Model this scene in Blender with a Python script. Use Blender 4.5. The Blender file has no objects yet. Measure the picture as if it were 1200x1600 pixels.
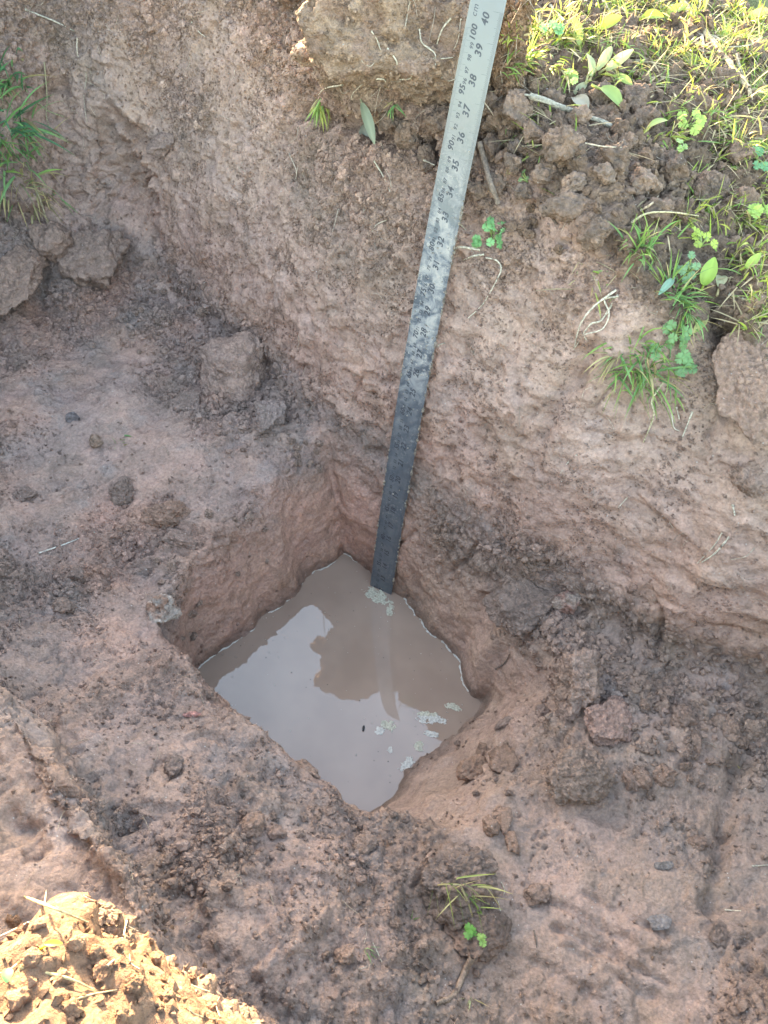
import bpy, math
import numpy as np
from mathutils import Vector

# ------------------------------------------------------------------ camera, sky, sun, exposure
sc = bpy.context.scene
COL = sc.collection
F_PX, PITCH, ROLL = 1250.0, math.radians(49.0), 0.08169
CAM = np.array([-0.00464, -0.67058, 0.94203])
_c, _s = math.cos(ROLL), math.sin(ROLL)
CR = np.array([[_c, _s, 0], [-_s, _c, 0], [0, 0, 1]]) @ np.array(
    [[1, 0, 0], [0, math.sin(PITCH), math.cos(PITCH)], [0, math.cos(PITCH), -math.sin(PITCH)]])
cd = bpy.data.cameras.new('camera')
cam = bpy.data.objects.new('camera', cd)
COL.objects.link(cam)
cd.sensor_fit = 'VERTICAL'
cd.sensor_height = 24.0
cd.lens = 24.0 * F_PX / 1600.0
cd.clip_start = 0.01
cd.clip_end = 3000
from mathutils import Matrix
_R = Matrix(((CR[0][0], CR[1][0], -CR[2][0]), (CR[0][1], CR[1][1], -CR[2][1]), (CR[0][2], CR[1][2], -CR[2][2])))
cam.matrix_world = Matrix.Translation(Vector(CAM)) @ _R.to_4x4()
cd.dof.use_dof = False
sc.camera = cam

SUN_AZ = math.atan2(0.866, -0.50)      # direction to the sun in the ground plane (far, a little left)
SUN_EL = math.radians(12.5)
world = bpy.data.worlds.new('World')
sc.world = world
world.use_nodes = True
wn = world.node_tree
bg = wn.nodes['Background']
sky = wn.nodes.new('ShaderNodeTexSky')
sky.sky_type = 'NISHITA'
sky.sun_disc = False
sky.sun_elevation = SUN_EL
sky.sun_rotation = math.pi / 2 - SUN_AZ
sky.air_density = 1.0
sky.dust_density = 1.7
sky.ozone_density = 1.0
wn.links.new(sky.outputs[0], bg.inputs[0])
bg.inputs[1].default_value = 0.15
sd = bpy.data.lights.new('sun', 'SUN')
sun = bpy.data.objects.new('sun', sd)
COL.objects.link(sun)
sd.energy = 3.6
sd.angle = math.radians(0.5)
sd.color = (1.0, 0.80, 0.56)
_sv = Vector((math.cos(SUN_AZ) * math.cos(SUN_EL), math.sin(SUN_AZ) * math.cos(SUN_EL), math.sin(SUN_EL)))
sun.rotation_euler = _sv.to_track_quat('Z', 'Y').to_euler()
sun.location = (0, 0, 3)
sc.view_settings.view_transform = 'Standard'
sc.view_settings.look = 'None'
sc.view_settings.gamma = 1.0
sc.view_settings.use_curve_mapping = False
sc.view_settings.use_white_balance = True
sc.view_settings.white_balance_temperature = 7600
sc.view_settings.white_balance_tint = 9
sc.view_settings.exposure = 3.88
sc.cycles.max_bounces = 8
sc.cycles.diffuse_bounces = 4

# ------------------------------------------------------------------ numpy noise
U = np.uint32
def _hash(ix, iy, iz, seed):
    h = (ix.astype(np.int64) * 374761393 + iy.astype(np.int64) * 668265263 + iz.astype(np.int64) * 2147483647 + seed * 974634777) & 0xFFFFFFFF
    h = h.astype(np.uint32)
    h ^= h >> U(15); h *= U(2246822519); h ^= h >> U(13); h *= U(3266489917); h ^= h >> U(16)
    return h
def perlin(p, seed=0):
    i = np.floor(p); f = (p - i).astype(np.float32); i = i.astype(np.int64)
    w = f * f * f * (f * (f * 6 - 15) + 10)
    out = np.zeros(len(p), np.float32)
    for dx in (0, 1):
        wx = w[:, 0] if dx else 1 - w[:, 0]
        for dy in (0, 1):
            wy = w[:, 1] if dy else 1 - w[:, 1]
            for dz in (0, 1):
                wz = w[:, 2] if dz else 1 - w[:, 2]
                h = _hash(i[:, 0] + dx, i[:, 1] + dy, i[:, 2] + dz, seed)
                gx = (h & U(1023)).astype(np.float32) / 511.5 - 1
                gy = ((h >> U(10)) & U(1023)).astype(np.float32) / 511.5 - 1
                gz = ((h >> U(20)) & U(1023)).astype(np.float32) / 511.5 - 1
                out += wx * wy * wz * (gx * (f[:, 0] - dx) + gy * (f[:, 1] - dy) + gz * (f[:, 2] - dz))
    return out
def fbm(p, size, octs=4, seed=0, gain=0.5):
    q = p / size; a = 1.0; o = 0
    for k in range(octs):
        o = o + a * perlin(q, seed + k * 17); q = q * 2.03 + 7.1; a *= gain
    return o * 1.4
def worley(p, size, seed=0, jit=0.9):
    q = p / size
    i = np.floor(q); f = (q - i).astype(np.float32); i = i.astype(np.int64)
    f1 = np.full(len(p), 9, np.float32); f2 = f1.copy(); idv = np.zeros(len(p), np.float32)
    for dx in (-1, 0, 1):
        for dy in (-1, 0, 1):
            for dz in (-1, 0, 1):
                h = _hash(i[:, 0] + dx, i[:, 1] + dy, i[:, 2] + dz, seed)
                rx = dx + .5 + jit * ((h & U(1023)).astype(np.float32) / 1023 - .5) - f[:, 0]
                ry = dy + .5 + jit * (((h >> U(10)) & U(1023)).astype(np.float32) / 1023 - .5) - f[:, 1]
                rz = dz + .5 + jit * (((h >> U(20)) & U(1023)).astype(np.float32) / 1023 - .5) - f[:, 2]
                d = rx * rx + ry * ry + rz * rz
                m = d < f1
                f2 = np.where(m, f1, np.minimum(f2, d))
                idv = np.where(m, (h >> U(7) & U(255)).astype(np.float32) / 255, idv)
                f1 = np.where(m, d, f1)
    return np.sqrt(f1), np.sqrt(f2), idv
def sstep(a, b, x):
    t = np.clip((x - a) / (b - a), 0, 1); return t * t * (3 - 2 * t)
def smin(a, b, k):
    h = np.clip(.5 + .5 * (b - a) / k, 0, 1); return b * (1 - h) + a * h - k * h * (1 - h)
def smax(a, b, k): return -smin(-a, -b, k)

# ------------------------------------------------------------------ camera rays (places are read off as points on the built ground)
def ray(px, py):
    d = CR.T @ np.array([(px - 600) / F_PX, (800 - py) / F_PX, 1.0])
    return d
def un(px, py, z):
    d = ray(px, py); return CAM + (z - CAM[2]) / d[2] * d
def proj(P):
    q = (np.asarray(P) - CAM) @ CR.T
    return 600 + F_PX * q[:, 0] / q[:, 2], 800 - F_PX * q[:, 1] / q[:, 2], q[:, 2]

# ------------------------------------------------------------------ shape of the trench
TD = np.array([.77, -.64]); MD = np.array([.64, .77])     # along the back wall, away into the bank
OFF_T = [-1.2, -.745, -.64, -.445, -.275, -.15, -.05, .03, .10, .164, .256, .352, .48, .7, 1.2]
OFF_V = [.03, .03, .070, .050, .030, .004, .008, .008, .000, .000, .035, .030, .065, .08, .08]
RIM_T = [-1.5, -1.05, -.6, -.35, -.2, -.09, .0, .06, .12, .2, .35, .5, 1.5]
RIM_V = [.75, .70, .61, .64, .64, .62, .60, .595, .575, .54, .50, .49, .48]
HOLE = [(-.79, .61, .084, 3.6), (-1, 0, .226, 10), (-.6, -.8, .283, 7), (.1, -1, .348, 5), (.75, -.66, .216, 1.6), (.84, .54, .036, 5.0)]
def height(x, y):
    t = x * TD[0] + y * TD[1]; n = x * MD[0] + y * MD[1]
    p = np.stack([x, y, 0 * x], -1).reshape(-1, 3)
    lo = fbm(p, .22, 3, 5).reshape(x.shape); lo2 = fbm(p, .5, 2, 9).reshape(x.shape); lo3 = fbm(p, .06, 2, 19).reshape(x.shape)
    off = np.interp(t, OFF_T, OFF_V) + .012 * lo
    a = np.maximum(n - off, 0)
    zw = (-.10 + np.sqrt(.01 + 1.08 * a)) / .54
    zw = np.where(n < off, (n - off) * 8, zw)
    g = np.interp(t, RIM_T, RIM_V) + .02 * lo2 + .008 * lo - .03 * sstep(.3, .9, n)
    fl = .17 + .014 * lo + .02 * lo2
    fl = fl + .10 * sstep(.45, .9, t) + .05 * sstep(-.28, -.46, n) * sstep(.55, .2, t)
    fl = fl + .10 * sstep(-.62, -.78, t)
    # foot of the wall fans out a little
    zw = smax(zw, fl, np.interp(t, [-.6, -.3, -.1, .15, .25], [.012, .012, .03, .03, .010]))
    # end wall (left) and far right
    ze = .17 + (-.735 - t + .02 * lo) * 4.0
    zw = smax(zw, np.minimum(ze, .60 + .13 * sstep(.0, .2, n)), .05)
    # near wall under the camera
    ne = np.interp(t, [-.9, -.3, 0, .2, .26, .32, .37, .42, .50, .9], [-.44, -.45, -.455, -.475, -.485, -.468, -.455, -.49, -.56, -.8])
    zn = .17 + (ne - n + .012 * lo) * 8.0
    cap = .34 + .26 * sstep(.22, .295, t + .03 * lo) + .012 * lo + np.clip(-.53 - n, 0, .2) * .5
    zw = smax(zw, np.minimum(zn, cap), .035)
    k = np.interp(t, [0, .1, .16, .28, .4], [.03, .05, .11, .10, .05])
    z = np.where(n > -.2, smin(zw, g, k), zw)
    hz = np.full(x.shape, -9.0)
    for nx, ny, c, kk in HOLE:
        hz = smax(hz, kk * (nx * x + ny * y - c - .013 * lo - .014 * lo3), .035)
    # the back wall runs straight down into the hole
    zw0 = np.where(n < off, (n - off) * 8, (-.10 + np.sqrt(.01 + 1.08 * a)) / .54)
    hz = smax(hz, zw0, .012)
    hz = np.maximum(hz, -.06)
    z = smin(z, hz, .075)
    return z
def hit0(px, py):
    d = ray(px, py); d = d / np.linalg.norm(d)
    ts = np.linspace(.15, 2.6, 1600)
    P = CAM + ts[:, None] * d
    h = height(P[:, 0], P[:, 1])
    k = np.argmax(P[:, 2] < h)
    return P[k]

TINT = np.array([1.0, .895, .845])      # the whole site is the same pinkish brown clay
# ------------------------------------------------------------------ mesh helpers
def link(name, me, mat=None, parent=None):
    o = bpy.data.objects.new(name, me)
    COL.objects.link(o)
    if mat is not None: me.materials.append(mat)
    if parent is not None: o.parent = parent
    return o
def make_mesh(name, V, Fc, nper, smooth=True, attrs=None):
    me = bpy.data.meshes.new(name)
    V = np.ascontiguousarray(V, np.float32); Fc = np.ascontiguousarray(Fc, np.int32)
    me.vertices.add(len(V)); me.vertices.foreach_set('co', V.ravel())
    me.loops.add(Fc.size); me.loops.foreach_set('vertex_index', Fc.ravel())
    nf = Fc.size // nper
    me.polygons.add(nf)
    me.polygons.foreach_set('loop_start', np.arange(nf, dtype=np.int32) * nper)
    me.polygons.foreach_set('loop_total', np.full(nf, nper, np.int32))
    me.polygons.foreach_set('use_smooth', np.full(nf, smooth))
    if attrs:
        for k, A in attrs.items():
            if A.ndim == 2:
                at = me.attributes.new(k, 'FLOAT_COLOR', 'POINT')
                B = np.ones((len(V), 4), np.float32); B[:, :3] = A
                at.data.foreach_set('color', B.ravel())
            else:
                at = me.attributes.new(k, 'FLOAT', 'POINT')
                at.data.foreach_set('value', A.astype(np.float32))
    me.update()
    return me
def tag(o, label=None, cat=None, group=None, kind=None):
    if label: o['label'] = label
    if cat: o['category'] = cat
    if group: o['group'] = group
    if kind: o['kind'] = kind
    return o

# ------------------------------------------------------------------ materials
def new_mat(name):
    m = bpy.data.materials.new(name); m.use_nodes = True
    nt = m.node_tree; return m, nt, nt.nodes['Principled BSDF']
def soil_material(name, bump=1.0, rough_lo=.55, rough_hi=.92):
    m, nt, b = new_mat(name)
    N, L = nt.nodes, nt.links
    at = N.new('ShaderNodeAttribute'); at.attribute_name = 'tone'
    wt = N.new('ShaderNodeAttribute'); wt.attribute_name = 'wet'
    geo = N.new('ShaderNodeNewGeometry')
    n1 = N.new('ShaderNodeTexNoise'); n1.inputs['Scale'].default_value = 260; n1.inputs['Detail'].default_value = 5; n1.inputs['Roughness'].default_value = .65
    n2 = N.new('ShaderNodeTexNoise'); n2.inputs['Scale'].default_value = 45; n2.inputs['Detail'].default_value = 4
    for n in (n1, n2): L.new(geo.outputs['Position'], n.inputs['Vector'])
    mr = N.new('ShaderNodeMapRange'); mr.inputs[1].default_value = .3; mr.inputs[2].default_value = .7; mr.inputs[3].default_value = .72; mr.inputs[4].default_value = 1.26
    L.new(n1.outputs['Fac'], mr.inputs[0])
    mr2 = N.new('ShaderNodeMapRange'); mr2.inputs[1].default_value = .3; mr2.inputs[2].default_value = .7; mr2.inputs[3].default_value = .82; mr2.inputs[4].default_value = 1.18
    L.new(n2.outputs['Fac'], mr2.inputs[0])
    mu = N.new('ShaderNodeMath'); mu.operation = 'MULTIPLY'
    L.new(mr.outputs[0], mu.inputs[0]); L.new(mr2.outputs[0], mu.inputs[1])
    vm = N.new('ShaderNodeVectorMath'); vm.operation = 'SCALE'
    L.new(at.outputs['Color'], vm.inputs[0]); L.new(mu.outputs[0], vm.inputs['Scale'])
    # tiny pale grit
    v = N.new('ShaderNodeTexVoronoi'); v.inputs['Scale'].default_value = 210; L.new(geo.outputs['Position'], v.inputs['Vector'])
    g1 = N.new('ShaderNodeMapRange'); g1.inputs[1].default_value = .16; g1.inputs[2].default_value = .08
    L.new(v.outputs['Distance'], g1.inputs[0])
    sp = N.new('ShaderNodeSeparateColor'); L.new(v.outputs['Color'], sp.inputs[0])
    g2 = N.new('ShaderNodeMath'); g2.operation = 'GREATER_THAN'; g2.inputs[1].default_value = .9; L.new(sp.outputs[0], g2.inputs[0])
    g3 = N.new('ShaderNodeMath'); g3.operation = 'MULTIPLY'; L.new(g1.outputs[0], g3.inputs[0]); L.new(g2.outputs[0], g3.inputs[1])
    mx = N.new('ShaderNodeMix'); mx.data_type = 'RGBA'
    L.new(g3.outputs[0], mx.inputs[0]); L.new(vm.outputs[0], mx.inputs[6]); mx.inputs[7].default_value = (.42, .38, .34, 1)
    L.new(mx.outputs[2], b.inputs['Base Color'])
    rr = N.new('ShaderNodeMapRange'); rr.inputs[3].default_value = rough_hi; rr.inputs[4].default_value = rough_lo
    L.new(wt.outputs['Fac'], rr.inputs[0]); L.new(rr.outputs[0], b.inputs['Roughness'])
    b.inputs['Specular IOR Level'].default_value = .35
    n3 = N.new('ShaderNodeTexNoise'); n3.inputs['Scale'].default_value = 420; n3.inputs['Detail'].default_value = 6; n3.inputs['Roughness'].default_value = .7
    L.new(geo.outputs['Position'], n3.inputs['Vector'])
    v2 = N.new('ShaderNodeTexVoronoi'); v2.inputs['Scale'].default_value = 330; L.new(geo.outputs['Position'], v2.inputs['Vector'])
    v3 = N.new('ShaderNodeTexVoronoi'); v3.feature = 'DISTANCE_TO_EDGE'; v3.inputs['Scale'].default_value = 150; v3.inputs['Randomness'].default_value = 1
    wv = N.new('ShaderNodeVectorMath'); wv.operation = 'MULTIPLY_ADD'; L.new(n3.outputs['Color'], wv.inputs[0]); wv.inputs[1].default_value = (.006, .006, .006); L.new(geo.outputs['Position'], wv.inputs[2]); L.new(wv.outputs[0], v3.inputs['Vector'])
    ce = N.new('ShaderNodeMapRange'); ce.inputs[2].default_value = .14; ce.inputs[3].default_value = -.55; ce.inputs[4].default_value = 0; L.new(v3.outputs['Distance'], ce.inputs[0])
    cm = N.new('ShaderNodeMapRange'); cm.inputs[1].default_value = .5; cm.inputs[2].default_value = .62; L.new(n2.outputs['Fac'], cm.inputs[0])
    c4 = N.new('ShaderNodeMath'); c4.operation = 'MULTIPLY_ADD'; L.new(ce.outputs[0], c4.inputs[0]); L.new(cm.outputs[0], c4.inputs[1]); L.new(n3.outputs['Fac'], c4.inputs[2])
    ad = N.new('ShaderNodeMath'); ad.operation = 'SUBTRACT'; L.new(c4.outputs[0], ad.inputs[0])
    sc_ = N.new('ShaderNodeMath'); sc_.operation = 'MULTIPLY'; sc_.inputs[1].default_value = .5; L.new(v2.outputs['Distance'], sc_.inputs[0]); L.new(sc_.outputs[0], ad.inputs[1])
    bp = N.new('ShaderNodeBump'); bp.inputs['Distance'].default_value = .0042
    wr = N.new('ShaderNodeMapRange'); wr.inputs[3].default_value = bump; wr.inputs[4].default_value = .28 * bump
    L.new(wt.outputs['Fac'], wr.inputs[0]); L.new(wr.outputs[0], bp.inputs['Strength'])
    L.new(ad.outputs[0], bp.inputs['Height']); L.new(bp.outputs[0], b.inputs['Normal'])
    return m
SOIL = soil_material('soil')

def plain(name, col, rough=.6, var=.25, scale=60, spec=.4, trans=0):
    m, nt, b = new_mat(name); N, L = nt.nodes, nt.links
    geo = N.new('ShaderNodeNewGeometry')
    n = N.new('ShaderNodeTexNoise'); n.inputs['Scale'].default_value = scale; n.inputs['Detail'].default_value = 3
    L.new(geo.outputs['Position'], n.inputs['Vector'])
    mr = N.new('ShaderNodeMapRange'); mr.inputs[1].default_value = .3; mr.inputs[2].default_value = .7
    mr.inputs[3].default_value = 1 - var; mr.inputs[4].default_value = 1 + var
    L.new(n.outputs['Fac'], mr.inputs[0])
    vm = N.new('ShaderNodeVectorMath'); vm.operation = 'SCALE'; vm.inputs[0].default_value = col
    L.new(mr.outputs[0], vm.inputs['Scale']); L.new(vm.outputs[0], b.inputs['Base Color'])
    b.inputs['Roughness'].default_value = rough; b.inputs['Specular IOR Level'].default_value = spec
    if trans:
        t = N.new('ShaderNodeBsdfTranslucent'); L.new(vm.outputs[0], t.inputs[0])
        ms = N.new('ShaderNodeMixShader'); ms.inputs[0].default_value = trans
        L.new(b.outputs[0], ms.inputs[1]); L.new(t.outputs[0], ms.inputs[2])
        L.new(ms.outputs[0], N['Material Output'].inputs[0])
    return m
def leafy(name, trans=.35, rough=.5):
    m, nt, b = new_mat(name); N, L = nt.nodes, nt.links
    at = N.new('ShaderNodeAttribute'); at.attribute_name = 'tone'
    L.new(at.outputs['Color'], b.inputs['Base Color']); b.inputs['Roughness'].default_value = rough
    t = N.new('ShaderNodeBsdfTranslucent'); L.new(at.outputs['Color'], t.inputs[0])
    ms = N.new('ShaderNodeMixShader'); ms.inputs[0].default_value = trans
    L.new(b.outputs[0], ms.inputs[1]); L.new(t.outputs[0], ms.inputs[2])
    L.new(ms.outputs[0], N['Material Output'].inputs[0])
    return m
LEAF = leafy('leaf')
ROOT = leafy('root', trans=.05, rough=.85)
def _rootfix(m):
    nt = m.node_tree; N, L = nt.nodes, nt.links; b = N['Principled BSDF']; at_ = [n for n in N if n.type == 'ATTRIBUTE'][0]
    geo = N.new('ShaderNodeNewGeometry'); n_ = N.new('ShaderNodeTexNoise'); n_.inputs['Scale'].default_value = 420; n_.inputs['Detail'].default_value = 4; L.new(geo.outputs['Position'], n_.inputs['Vector'])
    r_ = N.new('ShaderNodeMapRange'); r_.inputs[1].default_value = .3; r_.inputs[2].default_value = .7; r_.inputs[3].default_value = .45; r_.inputs[4].default_value = 1.25; L.new(n_.outputs['Fac'], r_.inputs[0])
    v_ = N.new('ShaderNodeVectorMath'); v_.operation = 'SCALE'; L.new(at_.outputs['Color'], v_.inputs[0]); L.new(r_.outputs[0], v_.inputs['Scale']); L.new(v_.outputs[0], b.inputs['Base Color'])
    bp = N.new('ShaderNodeBump'); bp.inputs['Distance'].default_value = .001; bp.inputs['Strength'].default_value = .8; L.new(n_.outputs['Fac'], bp.inputs['Height']); L.new(bp.outputs[0], b.inputs['Normal'])
_rootfix(ROOT)

# ------------------------------------------------------------------ the dug earth: coarse solid, voxel remesh, fine relief
VOX = 0.0024
def build_earth():
    tt = np.arange(-.96, .80, .006); nn = np.arange(-.66, .80, .005)
    A, B = np.meshgrid(tt, nn, indexing='ij')
    # unit basis (TD, MD are very nearly orthonormal); solve exactly
    inv = np.linalg.inv(np.array([TD, MD]))
    X = inv[0, 0] * A + inv[0, 1] * B; Y = inv[1, 0] * A + inv[1, 1] * B
    Z = height(X, Y)
    nt_, nn_ = A.shape; zb = -.11
    top = np.stack([X, Y, Z], -1).reshape(-1, 3); bot = top.copy(); bot[:, 2] = zb
    i = np.arange(nt_ * nn_).reshape(nt_, nn_)
    q = np.stack([i[:-1, :-1], i[1:, :-1], i[1:, 1:], i[:-1, 1:]], -1).reshape(-1, 4)
    M = nt_ * nn_
    fs = [q, q[:, ::-1] + M]
    for e in (i[0, :][::-1], i[-1, :], i[:, 0], i[:, -1][::-1]):
        fs.append(np.stack([e[1:], e[:-1], e[:-1] + M, e[1:] + M], -1))
    me = make_mesh('coarse', np.concatenate([top, bot]), np.concatenate(fs), 4)
    o = link('coarse', me)
    md = o.modifiers.new('r', 'REMESH'); md.mode = 'VOXEL'; md.voxel_size = VOX; md.adaptivity = 0
    dg = bpy.context.evaluated_depsgraph_get()
    m2 = bpy.data.meshes.new_from_object(o.evaluated_get(dg))
    bpy.data.objects.remove(o); bpy.data.meshes.remove(me)
    nv = len(m2.vertices); V = np.empty(nv * 3, np.float32); m2.vertices.foreach_get('co', V); V = V.reshape(-1, 3).astype(np.float64)
    NV = np.empty(nv * 3, np.float32); m2.vertex_normals.foreach_get('vector', NV); NV = NV.reshape(-1, 3).astype(np.float64)
    nl = len(m2.loops); Fc = np.empty(nl, np.int32); m2.loops.foreach_get('vertex_index', Fc); Fc = Fc.reshape(-1, 4)
    bpy.data.meshes.remove(m2)
    t = V[:, 0] * TD[0] + V[:, 1] * TD[1]; n = V[:, 0] * MD[0] + V[:, 1] * MD[1]
    bad = (V[:, 2] < zb + .03) | (t < -.95) | (t > .785) | (n < -.655) | (n > .785)
    keep = ~bad[Fc].any(1); Fc = Fc[keep]
    used = np.zeros(nv, bool); used[Fc.ravel()] = True
    rm = np.cumsum(used) - 1
    return V[used], NV[used], rm[Fc]
import time as _time
_t0 = _time.time()
EV, EN, EF = build_earth()
print('earth verts', len(EV), _time.time() - _t0)

t = EV[:, 0] * TD[0] + EV[:, 1] * TD[1]; n = EV[:, 0] * MD[0] + EV[:, 1] * MD[1]; z = EV[:, 2].copy()
rimz = np.interp(t, RIM_T, RIM_V)
steep = 1 - sstep(.45, .85, EN[:, 2])
m_top = sstep(.05, .015, rimz - z) * sstep(.0, .08, n)                      # the field on top of the bank
m_near = sstep(-.44, -.5, n) * sstep(.3, .45, z)                             # rim under the camera
m_wall = sstep(-.06, .0, n) * (1 - m_top) * sstep(.2, .26, z)
_hn = fbm(EV, .07, 3, 15)
m_hole = sstep(.20, .10, z + .04 * _hn)
m_left = sstep(-.66, -.74, t)
m_floor = np.clip(1 - m_wall - m_top - m_near - m_hole, 0, 1)

ZONES = [(760, 620, .11, .9), (730, 760, .07, .8), (860, 600, .07, .9), (800, 510, .05, .9), (980, 985, .08, .95), (1110, 960, .08, .95), (1150, 1050, .08, .9), (940, 1460, .09, .9), (1000, 1530, .06, .9),
    (210, 1170, .055, .95), (260, 1230, .04, .9), (710, 1120, .05, .95), (860, 1050, .05, .8), (330, 520, .06, .95), (430, 600, .05, .9), (260, 450, .05, .9), (640, 560, .05, .8), (500, 480, .07, .7), (640, 700, .05, .8),
    (1000, 650, .06, .85), (1170, 600, .06, .9), (170, 280, .08, .9), (900, 320, .04, .8), (860, 380, .05, .6), (700, 1260, .05, .6), (820, 1330, .06, .6), (1150, 1300, .09, .5), (950, 740, .08, .6), (400, 900, .05, .8), (340, 960, .05, .9), (30, 600, .07, .5), (100, 1030, .08, .6), (320, 1010, .05, .6)]
def relief():
    P = EV
    lo = fbm(P, .12, 4, 31); mid = fbm(P, .045, 4, 41); fine = fbm(P, .014, 4, 51)
    cr = fbm(P, .16, 3, 61)
    right = sstep(.05, .2, t)
    crumb = np.clip(.50 + .9 * cr, 0, 1)
    crumb = crumb * (1 - .9 * m_wall * right * sstep(.5, .35, z)) * (1 - .45 * m_wall * (1 - right) * sstep(.52, .38, z))
    crumb = np.clip(crumb + .6 * m_top + .30 * m_near + .35 * m_wall * sstep(.40, .52, z), 0, 1)
    crumb = crumb * (1 - .75 * m_hole * sstep(.14, .06, z))
    # places pressed or scraped smooth
    sm_ = np.zeros(len(P))
    for zx, zy, zr, am in ZONES:
        c_ = hit0(zx, zy); dd = np.linalg.norm(P - c_, axis=1) * (1 + .5 * mid); sm_ = np.maximum(sm_, am * np.exp(-(dd / zr) ** 2))
    crumb = crumb * (1 - sm_)
    # smears left by the bucket on the walls
    q = np.stack([t * .16 + .35 * z, n * .9, z * .75 - .55 * t * .5], -1)
    streak = fbm(q, .012, 3, 71)
    w1, w1b, id1 = worley(P + .004 * np.stack([mid, fine, lo], -1), .0105, 81)
    w2, w2b, id2 = worley(P + .01 * np.stack([fine, mid, lo], -1), .026, 82)
    w3, w3b, id3 = worley(P, .0058, 83)
    edge2 = np.exp(-(w2b - w2) / .05)
    edge1 = np.exp(-(w1b - w1) / .12)
    d = .007 * lo * (1 - .4 * m_wall) + .006 * mid * (1 - .5 * m_hole) * (1 - (.6 + .25 * right) * m_wall) * (1 - .6 * sm_)
    d += fine * (.0016 + .0030 * crumb)
    c2 = sstep(.45, .8, crumb + .25 * mid)
    d += crumb * ((.5 - w1) * .0085 * (.4 + id1)) + c2 * (.5 - w2) * .014 * (1 - .55 * m_wall) * (.2 + id2)
    d += (.12 + .88 * crumb) * (.5 - w3) * .0036
    d += (m_top + .35 * m_near) * ((.5 - w2) * .012 * id2 + .016 * np.abs(mid) - .004)
    smooth = (1 - crumb)
    d += smooth * (m_wall + .5 * m_hole + .3 * m_floor) * streak * .0026
    d += -.0028 * m_wall * smooth * sstep(.1, .5, fbm(np.stack([t * .5 + .4 * z, n, z * 1.4 - .3 * t], -1), .05, 2, 77))
    crk = sstep(.1, .6, fbm(P, .1, 2, 91))
    d -= edge1 * .0020 * crumb
    d -= edge2 * (.0014 + .0050 * crk) * (m_wall * (.7 - .45 * right) + m_floor + m_top + m_left)
    # plates that broke away
    pl = fbm(P, .07, 3, 95) + .25 * mid
    d -= .0055 * sstep(.12, .19, pl) * (m_wall * (1 - .5 * right) + .7 * m_floor)
    d -= .004 * sstep(-.25, -.33, pl) * (m_wall * (1 - .5 * right) + m_floor)
    return d, crumb, streak, mid, lo, fine, edge2, edge1, id1, id2, w1, pl
D, crumb, streak, mid, lo, fine, edge2, edge1, id1, id2, w1, pl = relief()

# grooves and ridges that can be told apart: two ends, half width, depth (negative = ridge)
GROOVES = [
    (850, 1405, 985, 1490, .0045, .008), (870, 1450, 1045, 1540, .004, .009), (910, 1400, 1040, 1465, .0035, .006), (890, 1480, 1020, 1560, .0035, .006), (930, 1435, 1050, 1500, .0025, -.004),
    (165, 270, 175, 290, .06, .035), (190, 330, 200, 345, .04, .018), (700, 540, 715, 700, .012, .005), (780, 560, 760, 720, .010, .004), (930, 700, 1000, 690, .006, .006),
    (800, 1480, 960, 1590, .006, .004), (985, 1500, 1045, 1545, .010, -.004), (860, 1420, 1000, 1500, .004, -.004),
    (905, 560, 845, 680, .012, .012), (925, 540, 900, 600, .010, .010), (780, 500, 880, 545, .016, .006), (720, 540, 740, 700, .02, .006), (830, 640, 800, 700, .006, .005),
    (1035, 955, 1020, 1020, .004, .008), (910, 965, 1020, 1015, .022, .008), (1110, 930, 1180, 940, .014, .006), (1100, 985, 1180, 1000, .016, .006), (1060, 1020, 1200, 1075, .02, .007),
    (1120, 450, 1135, 640, .012, .022), (1150, 400, 1120, 470, .01, .012), (1135, 640, 1100, 690, .008, .010),
    (130, 90, 125, 170, .006, .012), (125, 120, 160, 150, .004, .010), (175, 192, 222, 232, .014, .03), (150, 210, 215, 320, .035, .03), (205, 330, 240, 410, .016, .012), (470, 178, 560, 200, .012, .03), (560, 200, 660, 225, .012, .035), (660, 225, 700, 300, .012, .02), (770, 215, 700, 235, .010, .02),
    (10, 335, 70, 335, .014, .03), (80, 400, 60, 500, .008, .015), (90, 130, 60, 180, .02, .018),
    (545, 640, 560, 590, .004, .007), (560, 610, 600, 625, .004, .006), (560, 690, 620, 740, .012, .006), (430, 510, 560, 600, .014, .004), (250, 450, 420, 580, .016, .009),
    (925, 640, 960, 600, .002, .006), (990, 600, 985, 660, .002, .006), (700, 900, 740, 860, .004, .008),
    (620, 850, 650, 830, .003, .006), (1180, 1130, 1130, 1290, .010, .012), (1135, 1290, 1110, 1420, .008, .010), (1150, 1190, 1200, 1175, .008, .010),
    (60, 1200, 160, 1400, .014, .012), (20, 1260, 60, 1330, .008, .012), (100, 1190, 60, 1150, .008, .008), (150, 1250, 90, 1190, .012, .010),
    (330, 560, 350, 640, .006, .006), (790, 1120, 690, 1150, .006, .004), (700, 1165, 660, 1200, .010, .004), (880, 1160, 980, 1150, .006, .006),
    (830, 1260, 960, 1270, .02, .010), (700, 1410, 740, 1470, .02, .012), (690, 1500, 720, 1470, .008, -.004),
    (350, 830, 345, 900, .010, -.004), (430, 690, 470, 700, .006, .006), (280, 1080, 460, 1175, .006, -.006), (460, 1185, 520, 1230, .008, -.008),
]
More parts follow.
